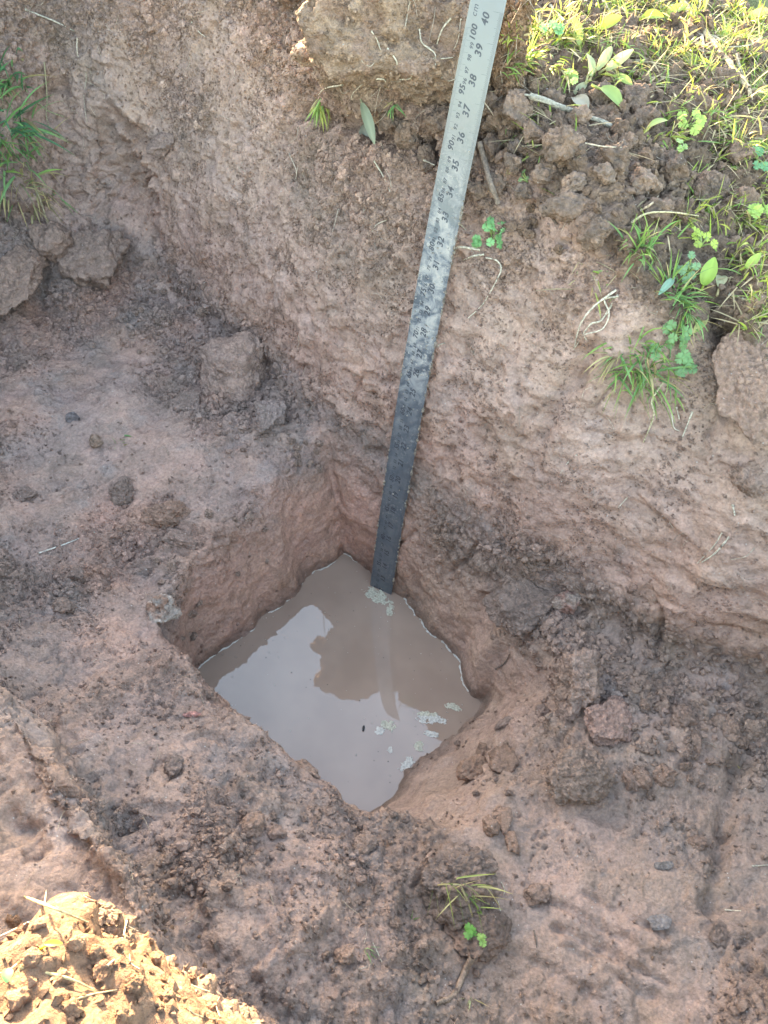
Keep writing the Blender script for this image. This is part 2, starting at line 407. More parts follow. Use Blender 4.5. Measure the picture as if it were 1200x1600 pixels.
for x0, y0, x1, y1, w, dep in GROOVES:
    a, b_ = hit0(x0, y0), hit0(x1, y1); ab = b_ - a
    sel = np.where((np.abs(EV - (a + b_) / 2) < np.linalg.norm(ab) / 2 + 4 * w).all(1))[0]
    if not len(sel): continue
    P = EV[sel] + .5 * w * np.stack([fine[sel], mid[sel], lo[sel]], -1) + .004 * mid[sel][:, None]
    u = np.clip(((P - a) @ ab) / (ab @ ab), 0, 1)
    dd = np.linalg.norm(P - a - u[:, None] * ab, axis=1)
    D[sel] -= dep * np.exp(-(dd / w) ** 2 * 1.2)
EV = EV + EN * D[:, None]
print('relief', _time.time() - _t0)

def rgb(*c): return np.array(c, float)
C_GREY = rgb(.248, .190, .163); C_WALL = rgb(.345, .245, .190); C_RED = rgb(.385, .230, .180); C_TOP = rgb(.20, .145, .105); C_DARK = rgb(.11, .095, .09); C_PALE = rgb(.36, .275, .222)  # clay colours; wall and red ones brightened to make up for missing bounce light
def mixc(c, d, f): return c * (1 - f[:, None]) + d * f[:, None]
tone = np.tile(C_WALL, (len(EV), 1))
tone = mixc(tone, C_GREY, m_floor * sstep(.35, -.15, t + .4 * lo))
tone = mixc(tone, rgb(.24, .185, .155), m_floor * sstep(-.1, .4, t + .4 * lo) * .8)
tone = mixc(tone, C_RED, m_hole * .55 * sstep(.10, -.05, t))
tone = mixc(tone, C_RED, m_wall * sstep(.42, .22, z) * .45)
tone = mixc(tone, C_TOP, m_top)
tone = mixc(tone, rgb(.25, .158, .103), m_near * sstep(.45, .52, z)); tone = mixc(tone, rgb(.30, .215, .16), m_near * sstep(.52, .45, z))
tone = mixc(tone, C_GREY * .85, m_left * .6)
tone = mixc(tone, C_PALE, (1 - crumb) * (m_wall * .45 + m_floor * .15) * sstep(-.2, .4, lo))
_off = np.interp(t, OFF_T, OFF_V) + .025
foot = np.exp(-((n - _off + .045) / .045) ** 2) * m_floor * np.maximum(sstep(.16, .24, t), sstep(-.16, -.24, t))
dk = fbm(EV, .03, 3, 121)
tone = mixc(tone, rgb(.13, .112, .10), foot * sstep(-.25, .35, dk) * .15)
tone = mixc(tone, C_DARK, sstep(.42, .70, dk + .15 * lo) * (m_floor * .08 + m_top * .5 + .2 * m_wall))
gy = fbm(EV, .05, 3, 131)
tone = mixc(tone, rgb(.245, .210, .190), sstep(.3, .5, gy) * (m_floor * .55 + m_wall * .2))
tone = tone * (1 + .10 * streak * (1 - crumb) + .10 * fine + .16 * (id1 - .5) * crumb + .08 * lo)[:, None]
tone = tone * (1 + .10 * (id2 - .5))[:, None] * (1 + .04 * np.stack([lo, 0 * lo, -mid], -1))
# damp band just above the water
tone = tone * (1 - .5 * sstep(.03, .002, EV[:, 2] + .008 * _hn))[:, None]
tone = np.clip(tone * TINT, .02, .6)
wet = np.clip((1 - crumb) * (.7 * m_floor + .75 * m_wall + .7 * m_hole) + .8 * sstep(.03, .0, EV[:, 2]), 0, 1)

# split into the surfaces one would name
fz = z[EF].mean(1); fn = n[EF].mean(1); ft = t[EF].mean(1)
ftop = m_top[EF].mean(1); fnear = (fn < -.43) & (fz > .26)
ids = np.full(len(EF), 1)
ids[(fn > -.1) & (fz > .215)] = 2
ids[(ftop > .5)] = 3
ids[(fz < .135)] = 4
ids[(ft < -.70) & (fz > .25) & (fn < .03)] = 5
ids[fnear] = 6
names = {1: 'trench_floor', 2: 'trench_wall', 3: 'ground', 4: 'hole_wall', 5: 'trench_end_wall', 6: 'trench_near_wall'}
SOILOBJ = []
for k, nm in names.items():
    f = EF[ids == k]
    used = np.zeros(len(EV), bool); used[f.ravel()] = True
    rm = np.cumsum(used) - 1
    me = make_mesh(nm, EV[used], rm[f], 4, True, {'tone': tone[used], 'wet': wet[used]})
    o = link(nm, me, SOIL); tag(o, kind='structure'); SOILOBJ.append(o)
# the field round the dug part, as one wide sheet reaching the horizon
def field():
    inv = np.linalg.inv(np.array([TD, MD]))
    rings = [0, .03, .2, .8, 3, 12, 50, 200, 900]; per = 120; V = []; 
    box = (-.94, .775, -.645, .775)
    for r in rings:
        pts = []
        for k in range(per):
            s = 4 * k / per; e = int(s); u = s - e
            a = (box[0] - r, box[2] - r); c = (box[1] + r, box[3] + r)
            tn = [(a[0] + u * (c[0] - a[0]), a[1]), (c[0], a[1] + u * (c[1] - a[1])), (c[0] + u * (a[0] - c[0]), c[1]), (a[0], c[1] + u * (a[1] - c[1]))][e]
            pts.append(tn)
        tn = np.array(pts); x = inv[0, 0] * tn[:, 0] + inv[0, 1] * tn[:, 1]; y = inv[1, 0] * tn[:, 0] + inv[1, 1] * tn[:, 1]
        if r == 0: zz = height(x, y) - .02
        else: zz = np.where(tn[:, 1] < -.5, .56, np.interp(tn[:, 0], RIM_T, RIM_V) - .03 * sstep(.3, .9, tn[:, 1])) if r < 1 else np.full(per, .55)
        V.append(np.stack([x, y, zz], -1))
    V = np.concatenate(V); f = []
    for j in range(len(rings) - 1):
        for k in range(per):
            k2 = (k + 1) % per; f.append((j * per + k, j * per + k2, (j + 1) * per + k2, (j + 1) * per + k))
    me = make_mesh('field', V, np.array(f)[:, ::-1], 4, True, {'tone': np.tile(rgb(.13, .14, .06), (len(V), 1)), 'wet': np.zeros(len(V))})
    tag(link('field', me, SOIL), kind='structure')
field()
bpy.context.view_layer.update()
DG = bpy.context.evaluated_depsgraph_get()
def cast(org, d, maxd=5.0):
    ok, loc, nor, idx, ob, mt = sc.ray_cast(DG, Vector(org), Vector(d), distance=maxd)
    return (np.array(loc), np.array(nor)) if ok else (None, None)
def at(px, py, lift=0.0):
    P, N_ = cast(CAM, ray(px, py) / np.linalg.norm(ray(px, py)))
    if P is None: P = hit0(px, py); N_ = np.array([0, 0, 1.])
    if N_ @ (CAM - P) < 0: N_ = -N_
    return P + N_ * lift, N_
print('split', _time.time() - _t0)
# ------------------------------------------------------------------ water
def water_material():
    m, nt, b = new_mat('murky_water'); N, L = nt.nodes, nt.links
    geo = N.new('ShaderNodeNewGeometry')
    n1 = N.new('ShaderNodeTexNoise'); n1.inputs['Scale'].default_value = 11; n1.inputs['Detail'].default_value = 3
    L.new(geo.outputs['Position'], n1.inputs['Vector'])
    cr_ = N.new('ShaderNodeValToRGB')
    cr_.color_ramp.elements[0].position = .35; cr_.color_ramp.elements[0].color = (.235, .158, .118, 1)
    cr_.color_ramp.elements[1].position = .7; cr_.color_ramp.elements[1].color = (.29, .200, .150, 1)
    L.new(n1.outputs['Fac'], cr_.inputs[0]); L.new(cr_.outputs[0], b.inputs['Base Color'])
    b.inputs['Roughness'].default_value = .015; b.inputs['IOR'].default_value = 1.42
    b.inputs['Specular IOR Level'].default_value = .9
    n2 = N.new('ShaderNodeTexNoise'); n2.inputs['Scale'].default_value = 18; n2.inputs['Detail'].default_value = 1
    L.new(geo.outputs['Position'], n2.inputs['Vector'])
    bp = N.new('ShaderNodeBump'); bp.inputs['Strength'].default_value = .03; bp.inputs['Distance'].default_value = .004
    L.new(n2.outputs['Fac'], bp.inputs['Height']); L.new(bp.outputs[0], b.inputs['Normal'])
    return m
WATER = water_material()
wp = [(-.27, -.22), (-.24, -.08), (-.09, .08), (.02, .06), (.12, -.02), (.20, -.14), (.16, -.25), (.06, -.36), (-.02, -.385), (-.12, -.34), (-.22, -.27)]
me = bpy.data.meshes.new('water'); me.from_pydata([(x, y, 0) for x, y in wp], [], [tuple(range(len(wp)))][::1]); me.update()
me.flip_normals() if me.polygons[0].normal.z < 0 else None
tag(link('water', me, WATER), kind='structure')
rng = np.random.default_rng(7)
# ------------------------------------------------------------------ clods
def ico(sub):
    ph = (1 + 5 ** .5) / 2
    V = [(-1, ph, 0), (1, ph, 0), (-1, -ph, 0), (1, -ph, 0), (0, -1, ph), (0, 1, ph), (0, -1, -ph), (0, 1, -ph), (ph, 0, -1), (ph, 0, 1), (-ph, 0, -1), (-ph, 0, 1)]
    F = [(0, 11, 5), (0, 5, 1), (0, 1, 7), (0, 7, 10), (0, 10, 11), (1, 5, 9), (5, 11, 4), (11, 10, 2), (10, 7, 6), (7, 1, 8), (3, 9, 4), (3, 4, 2), (3, 2, 6), (3, 6, 8), (3, 8, 9), (4, 9, 5), (2, 4, 11), (6, 2, 10), (8, 6, 7), (9, 8, 1)]
    V = np.array(V, float); V /= np.linalg.norm(V, axis=1)[:, None]; F = np.array(F)
    for _ in range(sub):
        E = np.sort(np.concatenate([F[:, [0, 1]], F[:, [1, 2]], F[:, [2, 0]]]), axis=1)
        uq, iv = np.unique(E, axis=0, return_inverse=True); iv = iv.ravel()
        M = (V[uq[:, 0]] + V[uq[:, 1]]); M /= np.linalg.norm(M, axis=1)[:, None]
        k = len(F); a, b, c = iv[:k] + len(V), iv[k:2 * k] + len(V), iv[2 * k:] + len(V)
        F = np.concatenate([np.stack([F[:, 0], a, c], 1), np.stack([F[:, 1], b, a], 1), np.stack([F[:, 2], c, b], 1), np.stack([a, b, c], 1)])
        V = np.concatenate([V, M])
    return V, F
ICO = {k: ico(k) for k in range(0, 7)}
ICO[-1] = (np.array([(1, 0, 0), (-1, 0, 0), (0, 1, 0), (0, -1, 0), (0, 0, 1), (0, 0, -1)], float), np.array([(0, 2, 4), (2, 1, 4), (1, 3, 4), (3, 0, 4), (2, 0, 5), (1, 2, 5), (3, 1, 5), (0, 3, 5)]))
def blob(radii, seed, sub=4, rough=.16, cuts=7, crumbs=1.0):
    r = np.random.default_rng(seed)
    V, F = ICO[sub]; P = V.copy()
    rad = np.ones(len(P))
    for _ in range(cuts):                      # broken flat faces
        d = r.normal(size=3); d /= np.linalg.norm(d); h = r.uniform(.55, .88)
        dt = P @ d; rad = np.minimum(rad, np.where(dt > h * rad, h / np.maximum(dt, 1e-3), rad))
    o = r.uniform(-50, 50, 3)
    rad = rad * (1 + rough * 1.3 * fbm(P + o, .8, 3, seed))
    P = P * rad[:, None] * np.array(radii)
    nrm = V / np.array(radii); nrm /= np.linalg.norm(nrm, axis=1)[:, None]
    s = min(radii)
    if sub >= 3:
        w1, w1b, i1 = worley(P + o, max(.0055, s * .28), seed)
        w2, w2b, i2 = worley(P + o, max(.0026, s * .12), seed + 1)
        fn_ = fbm(P + o, max(.004, s * .3), 4, seed + 2)
        a1 = min(s * .22, .0055); a2 = min(s * .10, .0022)
        P = P + nrm * (crumbs * ((.5 - w1) * a1 * 1.3 * (.3 + i1) + (.5 - w2) * a2 * 1.4) + fn_ * min(.10 * s, .003))[:, None]
        g = 1 + .22 * (i1 - .5) + .2 * fn_
    else:
        g = np.ones(len(P))
    return P, F, g
def rot_to(nrm, ang, tilt=0.0, seed=0):
    n_ = nrm / np.linalg.norm(nrm)
    a = np.array([0, 0, 1.]) if abs(n_[2]) < .9 else np.array([0, 1., 0])
    x = np.cross(a, n_); x /= np.linalg.norm(x); y = np.cross(n_, x)
    c, s = math.cos(ang), math.sin(ang)
    return np.stack([c * x + s * y, -s * x + c * y, n_], 1)
def px2m(px, P): return px * ((P - CAM) @ CR[2]) / F_PX
def clod_at(px, py, w, h, col, label, seed, sink=.25, ang=None, thick=.7, sub=4, rough=.16, cuts=7, cat='clod', name='soil_clod', group=None, crumbs=1.0, wetv=.1, up=None, parent_obj=None, col2=None):
    P, N_ = at(px, py)
    N_ = (N_ + np.array([0, 0, .6])) if up is None else np.array(up, float)
    N_ = N_ / np.linalg.norm(N_)
    rw, rh = px2m(w, P) / 2, px2m(h, P) / 2
    # spread along the picture axes as seen on the ground
    right = CR[0] - N_ * (CR[0] @ N_); right /= np.linalg.norm(right)
    if ang:
        fw = np.cross(N_, right); right = math.cos(ang) * right + math.sin(ang) * fw
    fwd = np.cross(N_, right)
    B = np.stack([right, fwd, N_], 1)
    rt = thick * min(rw, rh * 1.25)
    V, F, g = blob((rw, rh * 1.12, rt), seed, sub, rough, cuts, crumbs)
    W_ = V @ B.T
    tn = np.array(col) * g[:, None]
    if col2 is not None:
        mm = sstep(-.15, .25, fbm(W_ + seed, max(rw, .01) * .9, 2, seed + 5)); tn = tn * (1 - mm[:, None]) + np.array(col2) * g[:, None] * mm[:, None]
    tn = tn * (1 + .12 * fbm(W_ + seed, .012, 2, seed + 9))[:, None]
    me = make_mesh(name, W_, F, 3, sub >= 3, {'tone': np.clip(tn * TINT, .02, .7), 'wet': np.full(len(V), wetv)})
    o = link(name, me, SOIL)
    o.location = P + N_ * rt * (1 - 2 * sink) * .75 + (0, 0, 0)
    tag(o, label, cat, group)
    return o
BR = (.25, .17, .125); GR = (.19, .17, .165); DG_ = (.125, .115, .112); RD = (.29, .165, .12); PL = (.36, .31, .27); YL = (.36, .27, .17); GG = (.22, .205, .20)
CLODS = [
 (910, 1066, 98, 122, (.36, .265, .215), 'largest rounded brown clod lying on the right side of the trench floor', .06, 0, .85, 5, (.32, .235, .185)),
 (944, 1128, 88, 78, (.40, .27, .22), 'smooth pinkish wedge of clay tucked under the largest rounded brown clod', .3, .3, .45, 5, None),
 (382, 578, 126, 146, (.33, .245, .205), 'big crumbly clod leaning on the foot of the long back wall left of the ruler', .16, -.5, .6, 5, (.36, .26, .21)),
 (420, 656, 56, 76, (.30, .25, .23), 'pale lavender grey clod just below the big crumbly clod', .2, 0, .8, 4, (.24,.2,.18)),
 (155, 408, 116, 96, (.19, .165, .155), 'large dark grey clod in the far left corner of the trench', .2, 0, .7, 5, None),
 (82, 378, 70, 62, (.20, .16, .14), 'dark grey clod below the shaded grass, left of the large corner clod', .25, 0, .7, 4, None),
 (34, 428, 108, 200, (.25, .185, .15), 'tall block of brown soil at the left edge under the shaded grass', .3, 0, .5, 5, None),
 (248, 955, 54, 44, (.42, .39, .35), 'whitish crumbly clod on the left rim of the water hole', .2, 0, .8, 4, (.3, .2, .15)),
 (264, 805, 76, 44, (.27, .18, .135), 'cracked reddish brown clod on the floor above the whitish clod', .25, 0, .8, 4, None),
 (194, 766, 44, 50, DG_, 'dark charcoal lump of soil on the left side of the floor', .3, 0, .7, 4, (.14, .13, .13)),
 (815, 948, 118, 74, (.12, .11, .108), 'wide dark grey clod at the foot of the wall right of the water', .35, 0, .5, 5, (.17, .15, .14)),
 (882, 940, 54, 42, (.38, .31, .26), 'pale pinkish clod perched beside the wide dark grey clod', .1, 0, .8, 4, (.33, .19, .15)),
 (740, 1208, 52, 36, (.31, .20, .14), 'orange brown nugget right of the near end of the water', .2, 0, .8, 4, None),
 (788, 1190, 46, 56, (.28, .19, .14), 'brown lump right of the orange brown nugget', .2, 0, .8, 4, None),
 (754, 1178, 26, 30, (.27, .18, .13), 'small brown lump between the orange nugget and its bigger neighbour', .2, 0, .8, 3, None),
 (766, 1294, 30, 34, (.30, .20, .145), 'smaller left clod of the pair above the grassy sod', .15, 0, .8, 3, None),
 (787, 1284, 30, 46, (.29, .20, .15), 'taller right clod of the pair above the grassy sod', .15, 0, .8, 3, None),
 (800, 1318, 26, 32, (.28, .19, .14), 'brown crumb just below the pair of clods above the grassy sod', .15, 0, .8, 3, None),
 (392, 1292, 46, 40, (.29, .21, .165), 'pale brown clod left of the near end of the water hole', .15, 0, .8, 4, None),
 (432, 1304, 32, 26, (.23, .18, .16), 'grey brown lump touching the right side of the pale brown clod', .2, 0, .8, 3, None),
 (572, 1322, 54, 34, (.24, .20, .175), 'flat grey brown clod just below the near tip of the water', .3, 0, .6, 4, None),
 (478, 1202, 62, 26, (.27, .20, .16), 'slab of clay slipping over the left edge of the water', .4, -.5, .6, 4, None),
 (890, 1214, 134, 78, (.15, .145, .125), 'flat dark greenish sod cap on the right floor with a shadow under it', .05, 0, .5, 5, (.20, .17, .14)),
 (270, 1203, 34, 36, (.15, .145, .145), 'small round grey lump in a dimple beside the water', .2, 0, .9, 4, None),
 (540, 1492, 32, 26, (.27, .20, .16), 'ribbed brown clod left of the grassy sod near the bottom', .2, 0, .9, 4, None),
 (880, 1118, 42, 36, (.22, .165, .14), 'brown lump lying right below the big rounded clod', .25, 0, .8, 4, None),
 (846, 1114, 28, 26, (.22, .17, .15), 'grey brown lump left of the big rounded clod', .25, 0, .8, 3, None),
 (1036, 1106, 26, 20, (.30, .235, .195), 'small pale stone-like clod in the rubble under the right wall', .15, 0, .9, 3, None),
 (1068, 1122, 40, 36, (.23, .18, .155), 'grey brown clod in the rubble right of the small pale one', .25, 0, .8, 4, None),
 (1046, 1085, 24, 22, (.20, .165, .15), 'small dark clod above the pale one in the rubble', .2, 0, .8, 3, None),
 (1176, 1142, 44, 36, (.27, .215, .175), 'rightmost large clod in the rubble at the right edge', .2, 0, .8, 4, None),
 (1142, 1140, 30, 40, (.25, .19, .155), 'upright clod between two others in the rubble at the right edge', .2, 0, .8, 4, None),
 (1122, 1128, 28, 26, (.26, .20, .165), 'round clod left of the upright clod in the right rubble', .2, 0, .8, 3, None),
 (1156, 1158, 26, 22, (.27, .20, .16), 'small clod below the upright clod in the right rubble', .2, 0, .8, 3, None),
 (1085, 1152, 24, 50, (.25, .18, .145), 'narrow brown lump below the right rubble', .3, 0, .7, 3, None),
 (1040, 1210, 44, 30, (.25, .185, .15), 'brown lump right of the flat dark sod cap', .3, 0, .7, 4, None),
 (985, 1222, 30, 30, (.20, .17, .16), 'grey lump touching the right end of the flat dark sod cap', .25, 0, .8, 3, None),
 (1000, 1218, 36, 28, (.24, .18, .15), 'brown clod beside the grey lump at the sod cap', .3, 0, .7, 3, None),
 (704, 1376, 150, 104, (.125, .12, .115), 'thick dark grey piece of sod with green grass growing from its right side', .12, .15, .6, 5, (.16, .14, .125)),
 (744, 1452, 100, 124, (.10, .085, .078), 'dark root-bound lump hanging below the grassy sod', .3, 0, .5, 5, (.20, .14, .11)),
 (1172, 600, 120, 190, (.265, .185, .145), 'tall smooth block of soil at the right edge beside a dark gap', .42, 0, .35, 5, (.25, .18, .14)),
 (1170, 745, 60, 62, (.21, .175, .155), 'crumbly lump low on the right wall under the tall block', .3, 0, .7, 4, None),
 (258, 222, 60, 50, (.22, .185, .17), 'angular grey clod stuck in the wall beside the shadowed hollow', .3, .2, .5, 4, None),
 (112, 652, 24, 22, (.15, .15, .16), 'round blue grey pebble on the left floor', .3, 0, .6, 3, None),
 (1036, 1352, 34, 16, (.17, .175, .175), 'flat grey patch of stone on the lower right floor', .4, 0, .3, 3, None),
 (1030, 1442, 40, 24, (.20, .205, .21), 'flat pale grey stone beside the bucket scratches', .42, 0, .3, 3, None),
 (20, 905, 54, 20, (.13, .12, .115), 'dark oblong lump at the left edge of the floor', .3, 0, .7, 3, None),
 (118, 900, 34, 26, (.12, .11, .11), 'small dark crumb heap below the pale straw on the floor', .35, 0, .7, 3, None),
 (100, 948, 40, 30, (.13, .12, .115), 'blackish speckled lump on the left floor', .35, 0, .6, 4, None),
 (38, 772, 44, 30, (.13, .12, .12), 'dark lump near the left edge above the pale straw', .35, 0, .6, 4, None),
 (284, 845, 60, 40, (.22, .175, .16), 'greyish lump below the cracked reddish clod', .35, 0, .6, 4, None),
 (150, 692, 34, 22, (.27, .20, .15), 'small tan wedge above the charcoal lump', .25, 0, .7, 3, None),
 (290, 628, 60, 40, (.15, .14, .138), 'broken dark grey lump in the upper left of the floor', .35, 0, .5, 4, None),
 (300, 1117, 30, 9, (.42, .22, .20), 'small oblong pink brick fragment left of the water', .2, 0, .6, 3, None),
 (88, 1215, 90, 36, (.17, .155, .145), 'grey ledge-like clod beside the near trench wall', .4, -.6, .5, 4, None),
 (1090, 1320, 30, 22, (.24, .18, .15), 'small brown lump on the lower right floor', .3, 0, .7, 3, None),
 (1125, 1462, 40, 40, (.13, .12, .118), 'dark crumbly hole filling beside the step in the bottom right', .3, 0, .5, 4, None),
 (838, 1400, 46, 34, (.23, .18, .155), 'grey brown lump at the top of the bucket scratches', .3, .3, .6, 4, None),
 (790, 1130, 40, 18, (.23, .19, .17), 'thin flake of clay right of the scum on the water', .35, 0, .5, 3, None),
]
for i, (px, py, w, h, col, lab, sink, ang, th, sub, c2) in enumerate(CLODS):
    nm = 'soil_clod'; ct = 'clod'
    if 'pebble' in lab: nm, ct = 'pebble', 'pebble'
    elif 'stone' in lab and 'stone-like' not in lab: nm, ct = 'stone', 'stone'
    elif 'brick' in lab: nm, ct = 'brick_fragment', 'brick piece'
    sm = nm != 'soil_clod'
    wm = np.array((.325, .225, .170)); big = any(q in lab for q in ('largest rounded', 'wedge', 'big crumbly', 'whitish', 'orange', 'perched', 'pale lavender', 'right of the orange')); fx = .15 if sm or big else .72 if any(q in lab for q in ('tall block', 'below the shaded', 'far left corner', 'sod cap', 'tall smooth', 'low on the right wall', 'ledge-like', 'shadowed hollow')) else .5; col = tuple(np.array(col) * (1 - fx) + wm * fx); c2 = None if c2 is None else tuple(np.array(c2) * (1 - fx) + wm * fx); sink = sink + (0 if big else .08)
    clod_at(px, py, w, h, col, lab, 100 + i, sink, ang or None, th, min(sub, 5), .08 if sm else .2, 9, ct, nm, col2=c2, crumbs=.15 if sm else 1.0)
# clods along the rim and on the sunlit ground
TOPC = [(878, 228, 58, 54), (832, 215, 44, 40), (800, 175, 50, 60), (985, 165, 66, 44), (1045, 268, 70, 56), (905, 190, 40, 32), (960, 255, 54, 44), (1000, 285, 44, 36), (940, 275, 38, 34),
        (1085, 165, 60, 40), (1010, 190, 44, 40), (935, 160, 56, 44), (1108, 300, 66, 48), (1160, 320, 50, 44), (890, 330, 84, 44), (935, 365, 62, 42), (900, 290, 46, 30), (850, 270, 38, 30),
        (1150, 250, 52, 38), (1180, 210, 44, 34), (1060, 70, 50, 34), (980, 80, 46, 30), (1130, 120, 44, 30), (1030, 330, 56, 30), (770, 235, 40, 50), (800, 255, 34, 30), (775, 290, 40, 36), (730, 250, 40, 60),
        (745, 300, 36, 34), (818, 300, 30, 26), (640, 210, 46, 44), (610, 185, 44, 36), (665, 250, 36, 40), (690, 190, 50, 40), (1090, 205, 34, 30), (1180, 90, 40, 26), (860, 160, 40, 34), (905, 240, 34, 26), (980, 220, 34, 26)]
LANDMARKS = [((880, 168), 'the grey brown twig'), ((1110, 70), 'the thick dry stalk'), ((770, 370), 'the bright seedling'), ((1030, 400), 'the turf shoulder'), ((930, 100), 'the plantain rosette'),
    ((1101, 440), 'the upright broad leaf'), ((1075, 200), 'the broad-leaved weed'), ((1165, 610), 'the tall soil block'), ((1160, 22), 'the corner stalk'), ((1180, 330), 'the sunlit weed at the edge'),
    ((760, 60), 'the ruler top'), ((765, 262), 'the soil-coated root'), ((860, 338), 'the short dark stick'), ((640, 110), 'the root-filled sod'), ((88, 1522), 'the thick yellow root'), ((140, 1562), 'the low brown root'),
    ((70, 1482), 'the small yellow leaf'), ((88, 1420), 'the crest root'), ((180, 1498), 'the short heap root'), ((313, 1588), 'the bottom edge root'), ((4, 1530), 'the green leaf at the left edge')]
_used_labels = set()
def place_label(head, px, py):
    for (lx, ly), nm in sorted(LANDMARKS, key=lambda q: (q[0][0] - px) ** 2 + (q[0][1] - py) ** 2):
        dx, dy = px - lx, py - ly; d = math.hypot(dx, dy)
        if abs(dx) > 2.2 * abs(dy): w_ = 'right of' if dx > 0 else 'left of'
        elif abs(dy) > 2.2 * abs(dx): w_ = 'below' if dy > 0 else 'above'
        else: w_ = ('lower' if dy > 0 else 'upper') + (' right of' if dx > 0 else ' left of')
        pre = 'touching distance ' if d < 30 else 'a little ' if d < 70 else 'further ' if d < 140 else 'far '
        s_ = f'{head} {pre}{w_} {nm}'.replace('touching distance', 'just')
        if s_ not in _used_labels: _used_labels.add(s_); return s_
for i, (px, py, w, h) in enumerate(TOPC):
    where = ('on the sunlit ground at the top right' if px > 900 else 'on the crumbled rim right of the ruler' if px > 760 else 'beside the ruler under the root-filled sod')
    c = np.array((.245, .175, .13)) * rng.uniform(.8, 1.25)
    sz = 'large' if w * h > 2600 else 'medium' if w * h > 1700 else 'small'
    clod_at(px, py, w, h, tuple(c), place_label(sz + ' brown clod', px, py), 300 + i, .22, None, .8, 4, .22, 9, group='clods ' + where, col2=tuple(c * [.75, .8, .85]))
HEAPC = [(150, 1492, 34, 32), (185, 1482, 24, 26), (120, 1475, 40, 30), (160, 1520, 40, 44), (95, 1530, 36, 30), (50, 1500, 44, 34), (30, 1560, 50, 44), (210, 1540, 40, 30), (260, 1560, 36, 30), (110, 1580, 44, 34), (330, 1575, 34, 26), (60, 1450, 34, 22), (240, 1500, 30, 22), (300, 1530, 26, 20), (190, 1590, 44, 34), (20, 1440, 30, 22)]
for i, (px, py, w, h) in enumerate(HEAPC):
    w, h = w * .72, h * .72
    clod_at(px, py, w, h, tuple(np.array((.25, .155, .098)) * rng.uniform(.8, 1.2)), place_label(('large' if w > 38 else 'small') + ' tan heap clod', px, py), 400 + i, .30, None, .85, 4, group='clods on the sunlit heap', rough=.3, cuts=3)

# loose small clods that read as separate lumps, alike
def scatter_small(n_, box, group, lab, col, smin_, smax_, seed):
    r = np.random.default_rng(seed)
    base = []
    for k in range(6):
        V, F, g = blob((1, 1, .8), 900 + seed + k, 2, .2, 8)
        V = V * (1 + .1 * r.normal(size=len(V)))[:, None]
        c = np.array(col) * TINT * r.uniform(.8, 1.2)
        base.append(make_mesh('small_clod', V, F, 3, False, {'tone': np.tile(c, (len(V), 1)) * (1 + .1 * r.normal(size=(len(V), 1))), 'wet': np.zeros(len(V))}))
        base[-1].materials.append(SOIL)
    k = 0
    while k < n_:
        b_ = box[r.integers(len(box))]
        px, py = r.uniform(b_[0], b_[2]), r.uniform(b_[1], b_[3])
        P, N_ = at(px, py)
        if P[2] < .02: continue
        s = px2m(r.uniform(smin_, smax_) * (r.random() ** .5 * .6 + .5), P) / 2
        o = bpy.data.objects.new('small_clod', base[k % 6]); COL.objects.link(o)
        o.location = P + N_ * s * .3; o.scale = (s * r.uniform(.8, 1.3), s * r.uniform(.8, 1.2), s * r.uniform(.7, 1)); o.rotation_euler = r.uniform(0, 6.28, 3)
        tag(o, lab, 'clod', group); k += 1
FLOORB = [(250, 760, 420, 900), (240, 860, 330, 1000), (930, 1060, 1190, 1200), (930, 1060, 1190, 1200), (930, 1060, 1190, 1200), (700, 1150, 860, 1250), (520, 1270, 640, 1340), (370, 1270, 480, 1340), (230, 420, 330, 520), (150, 440, 300, 560), (440, 690, 500, 740), (320, 1380, 620, 1500), (280, 1030, 340, 1090), (980, 1180, 1100, 1260)]
scatter_small(150, FLOORB, 'small loose clods on the trench floor', 'small loose brown clod fallen on the trench floor', (.27, .20, .16), 9, 22, 1)
scatter_small(60, [(800, 130, 1190, 370)] * 3 + [(780, 200, 900, 420)], 'small clods on the bank top', 'small brown clod among the grass on top of the bank', (.20, .14, .10), 12, 28, 2)
scatter_small(40, [(0, 1430, 330, 1600)], 'small clods on the sunlit heap', 'small tan crumb on the sunlit heap at the bottom left', (.26, .165, .105), 6, 12, 3)

